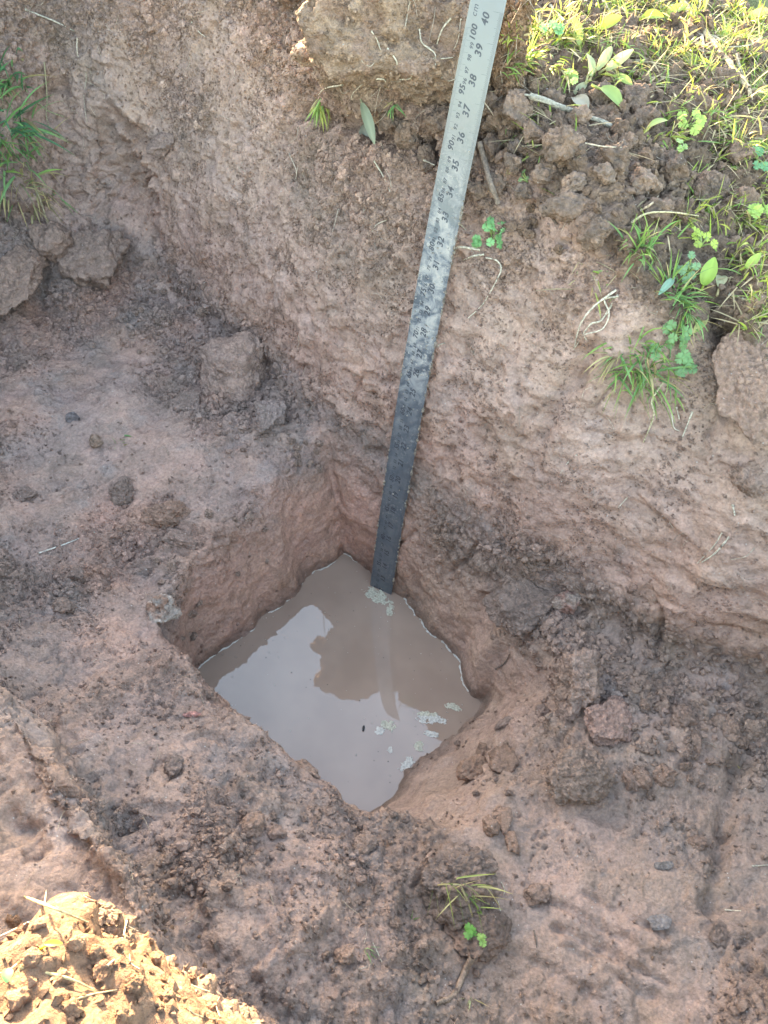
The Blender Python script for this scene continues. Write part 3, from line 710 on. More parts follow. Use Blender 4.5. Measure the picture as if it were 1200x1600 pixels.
# crumbs nobody could count, seated on the earth mesh
def crumbs(name, npts, weight, smin_, smax_, seed, colf=1.0, sub=0, kind_label=None):
    r = np.random.default_rng(seed)
    tri = EF
    a, b, c = EV[tri[:, 0]], EV[tri[:, 1]], EV[tri[:, 2]]
    w = weight[tri].mean(1)
    x_, y_, zc = proj(EV[tri[:, 0]])
    vis = (x_ > -40) & (x_ < 1240) & (y_ > -40) & (y_ < 1640) & (zc > .1)
    w = w * vis; w = w / w.sum()
    f = r.choice(len(tri), npts, p=w)
    P = EV[tri[f, 0]] + (EV[tri[f, 2]] - EV[tri[f, 0]]) * r.random((npts, 1))
    Nn = EN[tri[f, 0]]
    s = smin_ * (smax_ / smin_) ** (r.random(npts) ** 1.7)
    VV, FF = ICO[sub]; nb = 12
    B = []
    for k in range(nb):
        W_ = VV * (1 + .28 * r.normal(size=(len(VV), 1)).clip(-1.4, 1.4)) * r.uniform(.7, 1.3, 3); B.append(W_)
    B = np.array(B)[r.integers(nb, size=npts)]
    q = r.normal(size=(npts, 4)); q /= np.linalg.norm(q, axis=1)[:, None]
    w_, x, y, z_ = q.T
    Rm = np.stack([1 - 2 * (y * y + z_ * z_), 2 * (x * y - z_ * w_), 2 * (x * z_ + y * w_), 2 * (x * y + z_ * w_), 1 - 2 * (x * x + z_ * z_), 2 * (y * z_ - x * w_), 2 * (x * z_ - y * w_), 2 * (y * z_ + x * w_), 1 - 2 * (x * x + y * y)], -1).reshape(-1, 3, 3)
    V = np.einsum('nij,nkj->nki', Rm, B) * s[:, None, None] + (P + Nn * (s * .25)[:, None])[:, None]
    tn = tone[tri[f, 0]] * (r.uniform(.78, 1.22, (npts, 1)) * colf)
    nv = len(VV)
    F_ = (FF[None] + (np.arange(npts) * nv)[:, None, None]).reshape(-1, 3)
    me = make_mesh(name, V.reshape(-1, 3), F_, 3, False, {'tone': np.clip(np.repeat(tn, nv, 0), .02, .7), 'wet': np.zeros(npts * nv)})
    tag(link(name, me, SOIL), kind='stuff')
cw = crumb ** 2 * (1 - .4 * m_hole) + .02
patch = sstep(-.05, .35, fbm(EV, .06, 3, 201))
crumbs('soil_crumbs', 85000, (cw + .10 * m_wall) * (.2 + patch) * (.35 + m_floor + .9 * m_wall + .5 * m_top + .55 * m_near), .0008, .0026, 11, sub=-1)
crumbs('coarse_soil_crumbs', 11000, (cw ** 2) * patch ** 2 * (.2 + m_floor + .3 * m_wall + m_top + .04 * m_near) + .5 * foot, .0024, .0055, 12, sub=0, colf=1.18)
# ------------------------------------------------------------------ steel ruler leaning in the corner
RA, RB_, RA1, RB1 = 0.0358, 0.1419, 0.1008, 0.2359       # slope and bow of the blade
S_W = 11.8 * .0254                                        # reading at the water
RW = .0345
YAW = math.radians(24)
def ruler_frame_table():
    ss = np.arange(0, 1.101, .005); P = np.zeros((len(ss), 3)); T = np.zeros((len(ss), 3))
    for i, s in enumerate(ss):
        u = max(s - S_W, -.15); x, y = RA + RA1 * u, RB_ + RB1 * u
        T[i] = (x, y, math.sqrt(1 - x * x - y * y))
    for i in range(1, len(ss)): P[i] = P[i - 1] + T[i - 1] * .005
    k = int(round(S_W / .005)); P -= P[k]
    return ss, P, T
RS, RP, RT = ruler_frame_table()
def ruler_pt(s, w, h):
    s = np.asarray(s, float); w = np.asarray(w, float); h = np.asarray(h, float)
    P = np.stack([np.interp(s, RS, RP[:, k]) for k in range(3)], -1); T = np.stack([np.interp(s, RS, RT[:, k]) for k in range(3)], -1)
    T /= np.linalg.norm(T, axis=-1, keepdims=True)
    X = np.array([math.cos(YAW), -math.sin(YAW), 0]); X = X - T * (T @ X)[..., None]; X /= np.linalg.norm(X, axis=-1, keepdims=True)
    Nf = np.cross(X, T)            # faces the pit
    return P + X * w[..., None] + Nf * h[..., None]
def steel():
    m, nt, b = new_mat('ruler_steel'); N, L = nt.nodes, nt.links
    at_ = N.new('ShaderNodeAttribute'); at_.attribute_name = 'suv'
    mp = N.new('ShaderNodeMapping'); mp.inputs['Scale'].default_value = (1, 1, 1); L.new(at_.outputs['Color'], mp.inputs[0])
    def noise(scale, det, rough=.6, dist=0, vec=mp):
        n_ = N.new('ShaderNodeTexNoise'); n_.inputs['Scale'].default_value = scale; n_.inputs['Detail'].default_value = det; n_.inputs['Roughness'].default_value = rough; n_.inputs['Distortion'].default_value = dist
        L.new(vec.outputs[0], n_.inputs['Vector']); return n_
    def rng_(src, a, c, x=0, y=1):
        r_ = N.new('ShaderNodeMapRange'); r_.inputs[1].default_value = a; r_.inputs[2].default_value = c; r_.inputs[3].default_value = x; r_.inputs[4].default_value = y
        L.new(src, r_.inputs[0]); return r_.outputs[0]
    def mth(op, a, c):
        n_ = N.new('ShaderNodeMath'); n_.operation = op; n_.use_clamp = True
        for i, v in enumerate((a, c)):
            if isinstance(v, float): n_.inputs[i].default_value = v
            else: L.new(v, n_.inputs[i])
        return n_.outputs[0]
    mp2 = N.new('ShaderNodeMapping'); mp2.inputs['Scale'].default_value = (1.0, .12, 1); L.new(at_.outputs['Color'], mp2.inputs[0])
    big = noise(14, 3); film = noise(60, 5, .7, .6); fleck = noise(260, 4, .7); drag = noise(160, 4, .6, 0, mp2)
    sp = N.new('ShaderNodeSeparateXYZ'); L.new(at_.outputs['Color'], sp.inputs[0])
    # mud is thickest between about 28 and 33 inches
    z1 = rng_(sp.outputs[1], .56, .72, 0, 1); z2 = rng_(sp.outputs[1], .80, .95, 1, .0)
    zone = mth('MULTIPLY', z1, z2)
    low = rng_(sp.outputs[1], .98, .84, 0, 1)
    film_m = mth('MULTIPLY', rng_(film.outputs['Fac'], .42, .62), mth('ADD', mth('MULTIPLY', zone, .75), mth('MULTIPLY', low, .12)))
    fl = mth('MULTIPLY', rng_(fleck.outputs['Fac'], .55, .61), mth('MULTIPLY', rng_(big.outputs['Fac'], .42, .6), mth('ADD', mth('MULTIPLY', zone, .9), mth('MULTIPLY', low, .35))))
    mud = mth('MAXIMUM', film_m, fl)
    c1 = N.new('ShaderNodeMix'); c1.data_type = 'RGBA'; L.new(drag.outputs['Fac'], c1.inputs[0]); c1.inputs[6].default_value = (.08, .088, .098, 1); c1.inputs[7].default_value = (.135, .147, .163, 1)
    c0 = N.new('ShaderNodeMix'); c0.data_type = 'RGBA'; L.new(rng_(sp.outputs[1], .80, .96, 0, 1), c0.inputs[0]); L.new(c1.outputs[2], c0.inputs[6]); c0.inputs[7].default_value = (.175, .17, .155, 1)
    c2 = N.new('ShaderNodeMix'); c2.data_type = 'RGBA'; L.new(mud, c2.inputs[0]); L.new(c0.outputs[2], c2.inputs[6]); c2.inputs[7].default_value = (.36, .32, .27, 1)
    L.new(c2.outputs[2], b.inputs['Base Color'])
    me_ = N.new('ShaderNodeMath'); me_.operation = 'SUBTRACT'; me_.inputs[0].default_value = .75; L.new(mud, me_.inputs[1]); me_.use_clamp = True
    me2 = N.new('ShaderNodeMath'); me2.operation = 'MULTIPLY_ADD'; L.new(low, me2.inputs[0]); me2.inputs[1].default_value = -.35; L.new(me_.outputs[0], me2.inputs[2]); me2.use_clamp = True; L.new(me2.outputs[0], b.inputs['Metallic'])
    L.new(rng_(mth('ADD', mud, mth('MULTIPLY', film.outputs['Fac'], .35)), 0, 1, .26, .85), b.inputs['Roughness'])
    bp = N.new('ShaderNodeBump'); bp.inputs['Strength'].default_value = .5; bp.inputs['Distance'].default_value = .0006
    L.new(mth('ADD', mud, mth('MULTIPLY', drag.outputs['Fac'], .1)), bp.inputs['Height']); L.new(bp.outputs[0], b.inputs['Normal'])
    return m
STEEL = steel()
def ink():
    m = plain('ruler_ink', (.055, .055, .06), .6, .3, 300, .3); return m
INK = ink()
root = bpy.data.objects.new('steel_ruler', None); COL.objects.link(root)
root.empty_display_size = .02; root.location = tuple(ruler_pt(.0, 0, 0))
tag(root, 'long muddy steel ruler with inch and centimetre marks standing in the water', 'ruler')
ROOT_LOC = np.array(root.location)
ss = np.arange(.0, 1.0601, .01); ww = np.array([-.5, -.46, -.2, .1, .46, .5]) * RW
th = .0006
prof = [(w, th) for w in ww] + [(w, -th) for w in ww[::-1]]
V = []; A_ = []
for s in ss:
    V.append(ruler_pt(np.full(len(prof), s), [p[0] for p in prof], [p[1] - (.0002 if abs(p[0]) > .49 * RW else 0) * np.sign(p[1]) for p in prof])); A_ += [(p[0], s, p[1]) for p in prof]
V = np.concatenate(V); m_ = len(prof); F = []
for i in range(len(ss) - 1):
    for j in range(m_):
        F.append((i * m_ + j, i * m_ + (j + 1) % m_, (i + 1) * m_ + (j + 1) % m_, (i + 1) * m_ + j))
e0 = len(ss) * m_ - m_
for j in range(5):
    F.append((j, 11 - j, 10 - j, j + 1)[::-1]); F.append((e0 + j, e0 + j + 1, e0 + 10 - j, e0 + 11 - j)[::1])
me = make_mesh('blade', V - ROOT_LOC, np.array(F), 4, False, {'suv': np.array(A_)})
link('blade', me, STEEL, root)
# graduations and numerals, printed 0.05 mm proud
def quad_strip(items):
    V = []; F = []
    for s0, s1, w0, w1 in items:
        k = len(V); V += [(s0, w0), (s0, w1), (s1, w1), (s1, w0)]; F.append((k, k + 1, k + 2, k + 3))
    V = np.array(V); return ruler_pt(V[:, 0], V[:, 1], np.full(len(V), th + .00005)) - ROOT_LOC, np.array(F)
IN = .0254
it = []
for k in range(0, 40 * 32 + 1):
    s = k * IN / 32
    if s < .2: continue
    L_ = .0092 if k % 32 == 0 else .0062 if k % 16 == 0 else .0050 if k % 8 == 0 else .0042 if k % 2 == 0 else .0036
    it.append((s - .00009, s + .00009, RW / 2 - L_, RW / 2 - .0004))
for k in range(200, 1001):
    s = k * .001
    L_ = .0078 if k % 10 == 0 else .0056 if k % 5 == 0 else .0036
    it.append((s - .00008, s + .00008, -RW / 2 + .0004, -RW / 2 + L_))
it.append((.2, 1.0165, RW / 2 - .0102, RW / 2 - .0100)); it.append((.2, 1.0165, -RW / 2 + .0100, -RW / 2 + .0102)); it.append((.2, 1.0165, -.0036, -.0034))
Vq, Fq = quad_strip(it)
g_ = link('graduation_marks', make_mesh('graduation_marks', Vq, Fq, 4, False), INK, root)
_tc = {}
def text_mesh(txt, bold):
    if (txt, bold) in _tc: return _tc[(txt, bold)]
    c = bpy.data.curves.new('t', 'FONT'); c.body = txt; c.size = 1; c.align_x = 'LEFT'; c.align_y = 'CENTER'; c.offset = bold; c.shear = .28; c.resolution_u = 3; c.space_character = 1.08
    o = bpy.data.objects.new('t', c); COL.objects.link(o)
    dg = bpy.context.evaluated_depsgraph_get(); m = bpy.data.meshes.new_from_object(o.evaluated_get(dg))
    n_ = len(m.vertices); co = np.empty(n_ * 3, np.float32); m.vertices.foreach_get('co', co); co = co.reshape(-1, 3)
    m.calc_loop_triangles(); tr = np.empty(len(m.loop_triangles) * 3, np.int32); m.loop_triangles.foreach_get('vertices', tr)
    bpy.data.objects.remove(o); bpy.data.meshes.remove(m); bpy.data.curves.remove(c)
    _tc[(txt, bold)] = (co.copy(), tr.reshape(-1, 3)); return _tc[(txt, bold)]
def numerals(name, items):
    VV, FF, k = [], [], 0
    for txt, s, w, size, bold in items:
        co, tr = text_mesh(txt, bold)
        x = co[:, 0] * size; y = co[:, 1] * size
        # text runs up the blade, its top towards the left edge
        x = x - x.max() if txt != 'cm' else x
        VV.append(ruler_pt(s + x, w - y, np.full(len(x), th + .00006)) - ROOT_LOC); FF.append(tr + k); k += len(co)
    me = make_mesh(name, np.concatenate(VV), np.concatenate(FF), 3, False)
    return link(name, me, INK, root)
numerals('inch_numerals', [(str(k), k * IN - .0012, .0012, .0096, .028) for k in range(9, 41)])
cmi = []
for k in range(24, 101):
    if k % 5 == 0: cmi.append((str(k), k * .01 + .004, -.0076, .0082, .032))
    else: cmi.append((str(k), k * .01 - .0008, -.0066, .0052, .02))
cmi.append(('cm', 1.009, -.0105, .0080, 0))
numerals('centimetre_numerals', cmi)
# little gobs of mud caught on the edges of the blade
VV, FF, TT, k = [], [], [], 0
r = np.random.default_rng(5)
for i in range(150):
    s = r.uniform(.32, .86); side = r.choice([-1, 1], p=[.35, .65]); sz = r.uniform(.0005, .0016)
    c = ruler_pt([s], [side * (RW / 2)], [r.uniform(-.0003, .0008)])[0] - ROOT_LOC
    v = ICO[1][0] * (1 + .25 * r.normal(size=(42, 1))) * sz * np.array([1, 1, r.uniform(.8, 2.4)])
    VV.append(v + c); FF.append(ICO[1][1] + k); k += 42; TT.append(np.tile(np.array((.36, .29, .22)) * r.uniform(.7, 1.2), (42, 1)))
for i in range(90):
    s = r.normal(.72, .07) if r.random() < .6 else r.uniform(.3, .9); w = r.uniform(-.5, .5) * RW; sz = r.uniform(.0004, .0012)
    c = ruler_pt([s], [w], [th])[0] - ROOT_LOC
    v = ICO[1][0] * (1 + .25 * r.normal(size=(42, 1))) * sz * np.array([1, .5, 1])
    VV.append(v + c); FF.append(ICO[1][1] + k); k += 42; TT.append(np.tile(np.array((.42, .37, .31)) * r.uniform(.8, 1.2), (42, 1)))
me = make_mesh('dried_mud', np.concatenate(VV), np.concatenate(FF), 3, True, {'tone': np.concatenate(TT), 'wet': np.zeros(k)})
link('dried_mud', me, SOIL, root)['kind'] = 'stuff'

# ------------------------------------------------------------------ froth on the water, sky glint modelled along its edge
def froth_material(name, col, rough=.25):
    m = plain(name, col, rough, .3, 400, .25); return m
FROTH_AND_GLINT = froth_material('froth', (.40, .36, .31), .5); SCUM = froth_material('scum', (.36, .32, .24), .4)  # froth white also colours the modelled waterline glint
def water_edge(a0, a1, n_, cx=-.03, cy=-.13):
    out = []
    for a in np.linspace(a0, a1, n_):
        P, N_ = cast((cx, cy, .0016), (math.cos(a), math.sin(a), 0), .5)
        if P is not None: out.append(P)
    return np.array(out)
def edge_glint(name, a0, a1, seed, rmin, rmax, label, gaps=.25, n_=420):  # pale raised ribbons standing in for sky glint on the meniscus
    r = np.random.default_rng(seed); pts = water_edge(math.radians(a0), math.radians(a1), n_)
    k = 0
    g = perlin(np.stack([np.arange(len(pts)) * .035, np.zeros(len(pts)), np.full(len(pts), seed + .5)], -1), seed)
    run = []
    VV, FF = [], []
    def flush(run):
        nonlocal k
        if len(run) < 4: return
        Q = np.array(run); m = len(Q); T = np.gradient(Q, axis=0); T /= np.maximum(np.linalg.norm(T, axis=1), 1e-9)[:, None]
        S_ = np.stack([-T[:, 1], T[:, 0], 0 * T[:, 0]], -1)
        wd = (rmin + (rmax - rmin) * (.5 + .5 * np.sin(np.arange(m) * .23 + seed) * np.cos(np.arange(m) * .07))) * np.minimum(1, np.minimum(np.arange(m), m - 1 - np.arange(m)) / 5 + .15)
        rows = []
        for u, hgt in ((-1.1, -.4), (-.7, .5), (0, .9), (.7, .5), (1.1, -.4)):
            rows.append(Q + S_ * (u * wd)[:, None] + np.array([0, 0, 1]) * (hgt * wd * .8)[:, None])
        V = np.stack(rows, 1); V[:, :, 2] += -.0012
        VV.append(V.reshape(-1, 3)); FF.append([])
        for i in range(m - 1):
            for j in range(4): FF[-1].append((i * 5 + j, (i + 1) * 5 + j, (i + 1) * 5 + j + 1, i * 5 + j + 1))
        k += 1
        tag(link(name, make_mesh(name, VV[-1], np.array(FF[-1]), 4, True), FROTH_AND_GLINT), ['thin', 'second', 'third', 'fourth', 'fifth', 'sixth', 'seventh', 'eighth', 'ninth', 'tenth'][min(k, 10) - 1] + label[4:] + (', counted from the far corner' if 'left' in label else ', counted from the near end'), 'foam line', label.replace('thin', 'pieces of'))
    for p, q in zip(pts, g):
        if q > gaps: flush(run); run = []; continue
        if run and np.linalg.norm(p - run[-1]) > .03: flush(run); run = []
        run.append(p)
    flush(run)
edge_glint('waterline_glint', 92, 186, 3, .0004, .0018, 'thin white foam streak along the left water edge', .10)
edge_glint('waterline_glint', -8, 62, 8, .0005, .0022, 'thin white foam streak along the right water edge', .35)
def froth_patch(px, py, w, h, seed, mat, label, n_=60, rise=1.0, name='froth_patch', ang=0):
    # a lacy film: kept where noise is high, thicker towards its middle, with a few low bubbles
    P = un(px, py, 0); rw, rh = px2m(w, P) * .62, px2m(h, P) * .62 * 1.3
    st = .0007; gx = np.arange(-rw * 1.3, rw * 1.3, st); gy = np.arange(-rh * 1.3, rh * 1.3, st)
    A, B = np.meshgrid(gx, gy, indexing='ij'); q = np.stack([A, B, np.full(A.shape, seed * 3.1)], -1).reshape(-1, 3)
    f = fbm(q, .007, 3, seed).reshape(A.shape); f2 = fbm(q, .002, 2, seed + 3).reshape(A.shape); wa, wb, _i = worley(q, .0026, seed)
    cell = (wb - wa).reshape(A.shape)
    m = 1 - ((A / rw) ** 2 + (B / rh) ** 2) + .9 * f + .35 * f2
    hgt = .00025 + .0011 * rise * np.clip(m, 0, 1) * np.clip(cell * 1.6, .15, 1)
    ok = m > .30; ok &= ~((cell > .75) & (m < .7))
    ca, sa = math.cos(ang), math.sin(ang)
    V = np.stack([P[0] + ca * A - sa * B, P[1] + sa * A + ca * B, np.where(m > .36, hgt, .0001)], -1).reshape(-1, 3)
    i = np.arange(A.size).reshape(A.shape); F = np.stack([i[:-1, :-1], i[1:, :-1], i[1:, 1:], i[:-1, 1:]], -1).reshape(-1, 4)
    F = F[ok.ravel()[F].all(1)]
    if not len(F): return
    used = np.zeros(len(V), bool); used[F.ravel()] = True; rm = np.cumsum(used) - 1
    tag(link(name, make_mesh(name, V[used], rm[F], 4, True), mat), label, 'froth', kind=None)
froth_patch(589, 931, 40, 17, 31, SCUM, 'beige white froth clinging to the foot of the ruler', 90, 1.3, ang=-.55)
froth_patch(610, 952, 11, 20, 32, SCUM, 'small yellowish scum tail drifting right below the foot of the ruler', 26, 1.1)
froth_patch(607, 1134, 22, 15, 33, SCUM, 'beige foam island at the tip of the ruler reflection', 60, 1.2)
froth_patch(594, 1142, 16, 12, 34, FROTH_AND_GLINT, 'small white foam fleck left of the beige foam island', 14)
froth_patch(609, 1170, 9, 11, 35, FROTH_AND_GLINT, 'single white bubble raft below the beige foam island', 10)
froth_patch(674, 1124, 44, 13, 36, FROTH_AND_GLINT, 'largest white foam patch near the right shore of the water', 90, 1.2)
froth_patch(666, 1116, 34, 7, 41, SCUM, 'yellowish scum strip above the largest white foam patch', 50, 1)
froth_patch(705, 1105, 28, 10, 37, SCUM, 'dull tan scum patch nearest the right corner of the water', 50, 1.1)
froth_patch(674, 1147, 22, 9, 38, FROTH_AND_GLINT, 'white foam patch below the largest one by the shore', 40, 1.1)
froth_patch(656, 1166, 16, 12, 39, SCUM, 'small foam clump with a dark crumb by the shore', 24, 1.1)
froth_patch(634, 1196, 26, 12, 40, FROTH_AND_GLINT, 'lowest white foam smear along the right shore', 30, 1, ang=.9)
def specks():
    r = np.random.default_rng(99); VV, FF, TT, k = [], [], [], 0
    while k < 150:
        x, y = r.uniform(-.22, .14), r.uniform(-.30, .04)
        P, N_ = cast((x, y, .05), (0, 0, -1), .2)
        if P is None or abs(P[2]) > .0005: continue
        s = r.uniform(.0003, .0008); VV.append(ICO[0][0] * s * np.array([1, 1, .4]) * (1 + .3 * r.normal(size=(12, 1))) + [x, y, .0002]); FF.append(ICO[0][1] + k * 12); TT.append(np.tile(np.array((.40, .36, .30)) if r.random() < .6 else np.array((.06, .05, .04)), (12, 1))); k += 1
    tag(link('floating_specks', make_mesh('floating_specks', np.concatenate(VV), np.concatenate(FF), 3, True, {'tone': np.concatenate(TT), 'wet': np.zeros(k * 12)}), SOIL), kind='stuff')
specks()
# dark fleck floating
def disc_fleck(px, py, l, w, ang, col, label):
    P = un(px, py, .0008); a = np.array([math.cos(ang), math.sin(ang), 0]); b_ = np.array([-a[1], a[0], 0]); l, w = px2m(l, P) / 2, px2m(w, P) / 2
    V = ICO[1][0]; W_ = P + V[:, :1] * l * a + V[:, 1:2] * w * b_ + V[:, 2:] * w * .5 * np.array([0, 0, 1])
    me = make_mesh('seed_husk', W_, ICO[1][1], 3, True, {'tone': np.tile(col, (42, 1)), 'wet': np.zeros(42)})
    tag(link('seed_husk', me, ROOT), label, 'husk')
disc_fleck(568, 1138, 11, 4, 1.5, (.02, .02, .02), 'tiny black husk floating on the bright reflection')
# ------------------------------------------------------------------ roots, straws and twigs
def smooth_line(P, m=6):
    P = np.array(P, float)
    if len(P) < 3: 
        u = np.linspace(0, 1, m)[:, None]; return P[0] + (P[-1] - P[0]) * u
    out = []
    Q = np.vstack([2 * P[0] - P[1], P, 2 * P[-1] - P[-2]])
    for i in range(1, len(Q) - 2):
        for u in np.linspace(0, 1, m, endpoint=False):
            a, b_, c, d = Q[i - 1], Q[i], Q[i + 1], Q[i + 2]
            out.append(.5 * (2 * b_ + (c - a) * u + (2 * a - 5 * b_ + 4 * c - d) * u * u + (3 * b_ - a - 3 * c + d) * u ** 3))
    out.append(P[-1]); return np.array(out)
def tube(P, r0, r1, sides=5, wob=0.0, seed=0):
    P = np.asarray(P); n_ = len(P); T = np.gradient(P, axis=0); T /= np.maximum(np.linalg.norm(T, axis=1), 1e-9)[:, None]
    r = np.random.default_rng(seed)
    up = np.array([.3, .2, .93]); X = np.cross(T, up); X /= np.maximum(np.linalg.norm(X, axis=1), 1e-6)[:, None]; Y = np.cross(X, T)
    rad = np.linspace(r0, r1, n_) * (1 + wob * r.normal(size=n_))
    a = np.linspace(0, 2 * math.pi, sides, endpoint=False)
    V = P[:, None] + (X[:, None] * np.cos(a)[None, :, None] + Y[:, None] * np.sin(a)[None, :, None]) * rad[:, None, None]
    V = V.reshape(-1, 3); F = []
    for i in range(n_ - 1):
        for j in range(sides):
            k = (j + 1) % sides; F.append((i * sides + j, i * sides + k, (i + 1) * sides + k)); F.append((i * sides + j, (i + 1) * sides + k, (i + 1) * sides + j))
    return V, np.array(F)
class Acc:
    def __init__(s): s.V, s.F, s.T, s.k = [], [], [], 0
    def add(s, V, F, col):
        col = np.asarray(col, float); col = np.tile(col, (len(V), 1)) if col.ndim == 1 else col
        s.V.append(V); s.F.append(np.asarray(F) + s.k); s.T.append(col); s.k += len(V)
    def build(s, name, mat, parent=None, origin=None, smooth=True):
        V = np.concatenate(s.V); o_ = np.zeros(3) if origin is None else origin
        me = make_mesh(name, V - o_, np.concatenate(s.F), 3, smooth, {'tone': np.clip(np.concatenate(s.T), 0.01, .9), 'wet': np.zeros(len(V))})
        ob = link(name, me, mat, parent)
        if parent is None: ob.location = o_
        return ob
def line_on(pts, lift_px=1.5, arch=0.0):
    Q = [at(*p) for p in pts]; P = []
    for i, (p, n_) in enumerate(Q):
        l = px2m(lift_px, p); u = i / max(1, len(Q) - 1)
        P.append(p + n_ * (l + arch * math.sin(math.pi * u)))
    return smooth_line(P)
ST = (.52, .44, .33); RO = (.44, .35, .26); DK = (.17, .12, .09); TW = (.36, .32, .25)
def strand(pts, wpx, col, label, name='root', cat='root', taper=.5, group=None, arch=.0, wob=.12):
    P = line_on(pts, wpx * .45, arch); a = Acc(); r0 = px2m(wpx, P[0]) / 2
    V, F = tube(P, r0, r0 * taper, 6, wob, len(P)); a.add(V, F, col)
    return tag(a.build(name, ROOT, origin=P[0].copy()), label, cat, group)
def stick(pts, wpx, col, label, name='twig', cat='twig', taper=.6, group=None, arch=.0):
    # stiff: straight runs between its kinks, laid over the bumps of the ground
    Q = [at(*p) for p in pts]; a = Acc(); P = [p + n_ * px2m(wpx, p) * .8 for p, n_ in Q]
    R_ = np.concatenate([P[i] + (P[i + 1] - P[i]) * np.linspace(0, 1, 14)[:, None] for i in range(len(P) - 1)])
    _, i0 = np.unique(np.round(R_, 6), axis=0, return_index=True); R_ = R_[np.sort(i0)]
    r = np.random.default_rng(len(label)); R_ = R_ + r.normal(size=R_.shape) * .0004
    r0 = px2m(wpx, P[0]) / 2; V, F = tube(R_, r0, r0 * taper, 9, .05, 4)
    V = V + r.normal(size=V.shape) * r0 * .10
    rib = np.tile(r.uniform(.65, 1.2, 9), len(R_))[:, None]
    a.add(V, F, np.array(col) * rib * r.uniform(.85, 1.15, (len(V), 1)))
    for e, s_ in ((0, -1), (-1, 1)):
        d = (R_[-1] - R_[0]); d /= np.linalg.norm(d)
        for k in range(3):
            V2, F2 = tube(np.array([R_[e], R_[e] + s_ * d * r0 * r.uniform(1, 4) + r.normal(size=3) * r0 * .7]), r0 * .5, r0 * .1, 5); a.add(V2, F2, col)
    return tag(a.build(name, ROOT, origin=P[0].copy(), smooth=False), label, cat, group)
strand([(962, 454), (930, 482), (906, 513), (897, 545)], 4.0, ST, 'upper of three pale roots hanging together under the turf shoulder', arch=.01)
strand([(964, 459), (941, 489), (920, 513), (899, 541)], 4.0, ST, 'middle of three pale roots hanging together under the turf shoulder', arch=.006)
strand([(967, 464), (950, 471), (948, 489), (934, 513), (916, 522), (916, 531)], 3.4, ST, 'kinked lowest of three pale roots under the turf shoulder', arch=.008)
strand([(1041, 592), (1025, 611), (1021, 646), (1006, 690)], 4, (.50, .42, .25), 'long tan straw hanging down below the shaded grass tuft', 'straw', 'straw', arch=.01)
strand([(1051, 594), (1035, 625), (1021, 646)], 3.2, (.36, .27, .18), 'shorter brown straw beside the long hanging straw', 'straw', 'straw', arch=.006)
strand([(1048, 641), (1053, 667), (1063, 674)], 2.6, ST, 'hooked pale rootlet below the hanging straw')
strand([(1081, 643), (1067, 683)], 3.4, ST, 'straight pale root right of the hooked rootlet')
strand([(1057, 635), (1062, 655)], 3.4, ST, 'short stubby root between the hooked and the straight one')
strand([(1140, 839), (1119, 863), (1097, 879)], 3.6, ST, 'thicker of two crossing roots low on the right wall')
strand([(1128, 832), (1116, 853), (1090, 881)], 2.4, ST, 'thinner of two crossing roots low on the right wall')
strand([(1179, 856), (1165, 869), (1142, 874)], 2.0, RO, 'faint curved rootlet right of the crossing roots')
strand([(902, 710), (888, 723), (876, 739)], 2.2, ST, 'short forked rootlet in the middle of the right wall')
strand([(981, 776), (967, 793)], 2.2, ST, 'tiny pale rootlet right of the wall crack')
strand([(1146, 788), (1149, 805)], 4, ST, 'stubby root end above the crossing roots')
strand([(750, 391), (723, 389), (710, 398)], 4.4, ST, 'upper cream root spreading left from the seedling beside the ruler', arch=.006)
strand([(755, 397), (738, 398), (726, 407)], 4.0, ST, 'lower cream root spreading left from the seedling beside the ruler', arch=.006)
strand([(759, 403), (776, 406), (783, 420), (776, 436), (756, 474), (732, 498)], 3.0, ST, 'long thin root looping down from the seedling beside the ruler')
strand([(696, 536), (685, 540), (683, 554)], 2.4, ST, 'small hooked rootlet right of the ruler at mid height')
strand([(712, 340), (727, 358), (740, 362)], 2.6, ST, 'thin root poking out behind the ruler')
strand([(753, 224), (759, 250), (768, 285), (777, 316)], 10, (.22, .16, .12), 'thick brown soil-coated root running down right of the ruler', wob=.08, taper=.9)
strand([(756, 159), (771, 180), (775, 199)], 2.4, RO, 'thin root hooking from the ruler edge into the rubble')
strand([(584, 251), (599, 277), (610, 300)], 2.8, ST, 'pale root slanting on the wall left of the ruler')
strand([(662, 249), (678, 258)], 3.0, ST, 'short root sticking out beside the left edge of the ruler')
strand([(604, 344), (587, 352), (578, 369)], 2.4, RO, 'curved fine root in the middle of the back wall')
strand([(452, 240), (464, 268), (459, 283)], 2.0, RO, 'faint hooked rootlet on the upper back wall')
strand([(529, 326), (520, 362)], 1.8, RO, 'faint straight rootlet on the back wall')
strand([(120, 60), (122, 86), (135, 116), (131, 150), (135, 188), (140, 206)], 2.4, RO, 'long thin root hanging beside the shadowed hollow at the far left')
strand([(39, 15), (86, 41), (116, 49)], 3.0, (.40, .35, .27), 'long pale straw in the top left corner', 'straw', 'straw', arch=.008)
strand([(69, 97), (67, 150), (77, 188), (84, 214)], 2.6, (.30, .25, .15), 'bent dry stem hanging right of the shaded left grass', 'straw', 'straw', arch=.01)
strand([(39, 139), (71, 161), (101, 182)], 2.8, (.28, .28, .14), 'dry stem crossing the shaded left grass', 'straw', 'straw', arch=.012)
strand([(49, 281), (60, 311), (75, 349)], 2.6, (.30, .25, .14), 'brown stem dangling below the shaded left grass', 'straw', 'straw', arch=.008)
strand([(300, 34), (311, 49), (321, 58)], 2.0, ST, 'small pale rootlet near the top of the back wall')
strand([(60, 865), (100, 850), (150, 832)], 3.0, (.50, .45, .38), 'pale straw lying alone on the grey left floor', 'straw', 'straw')
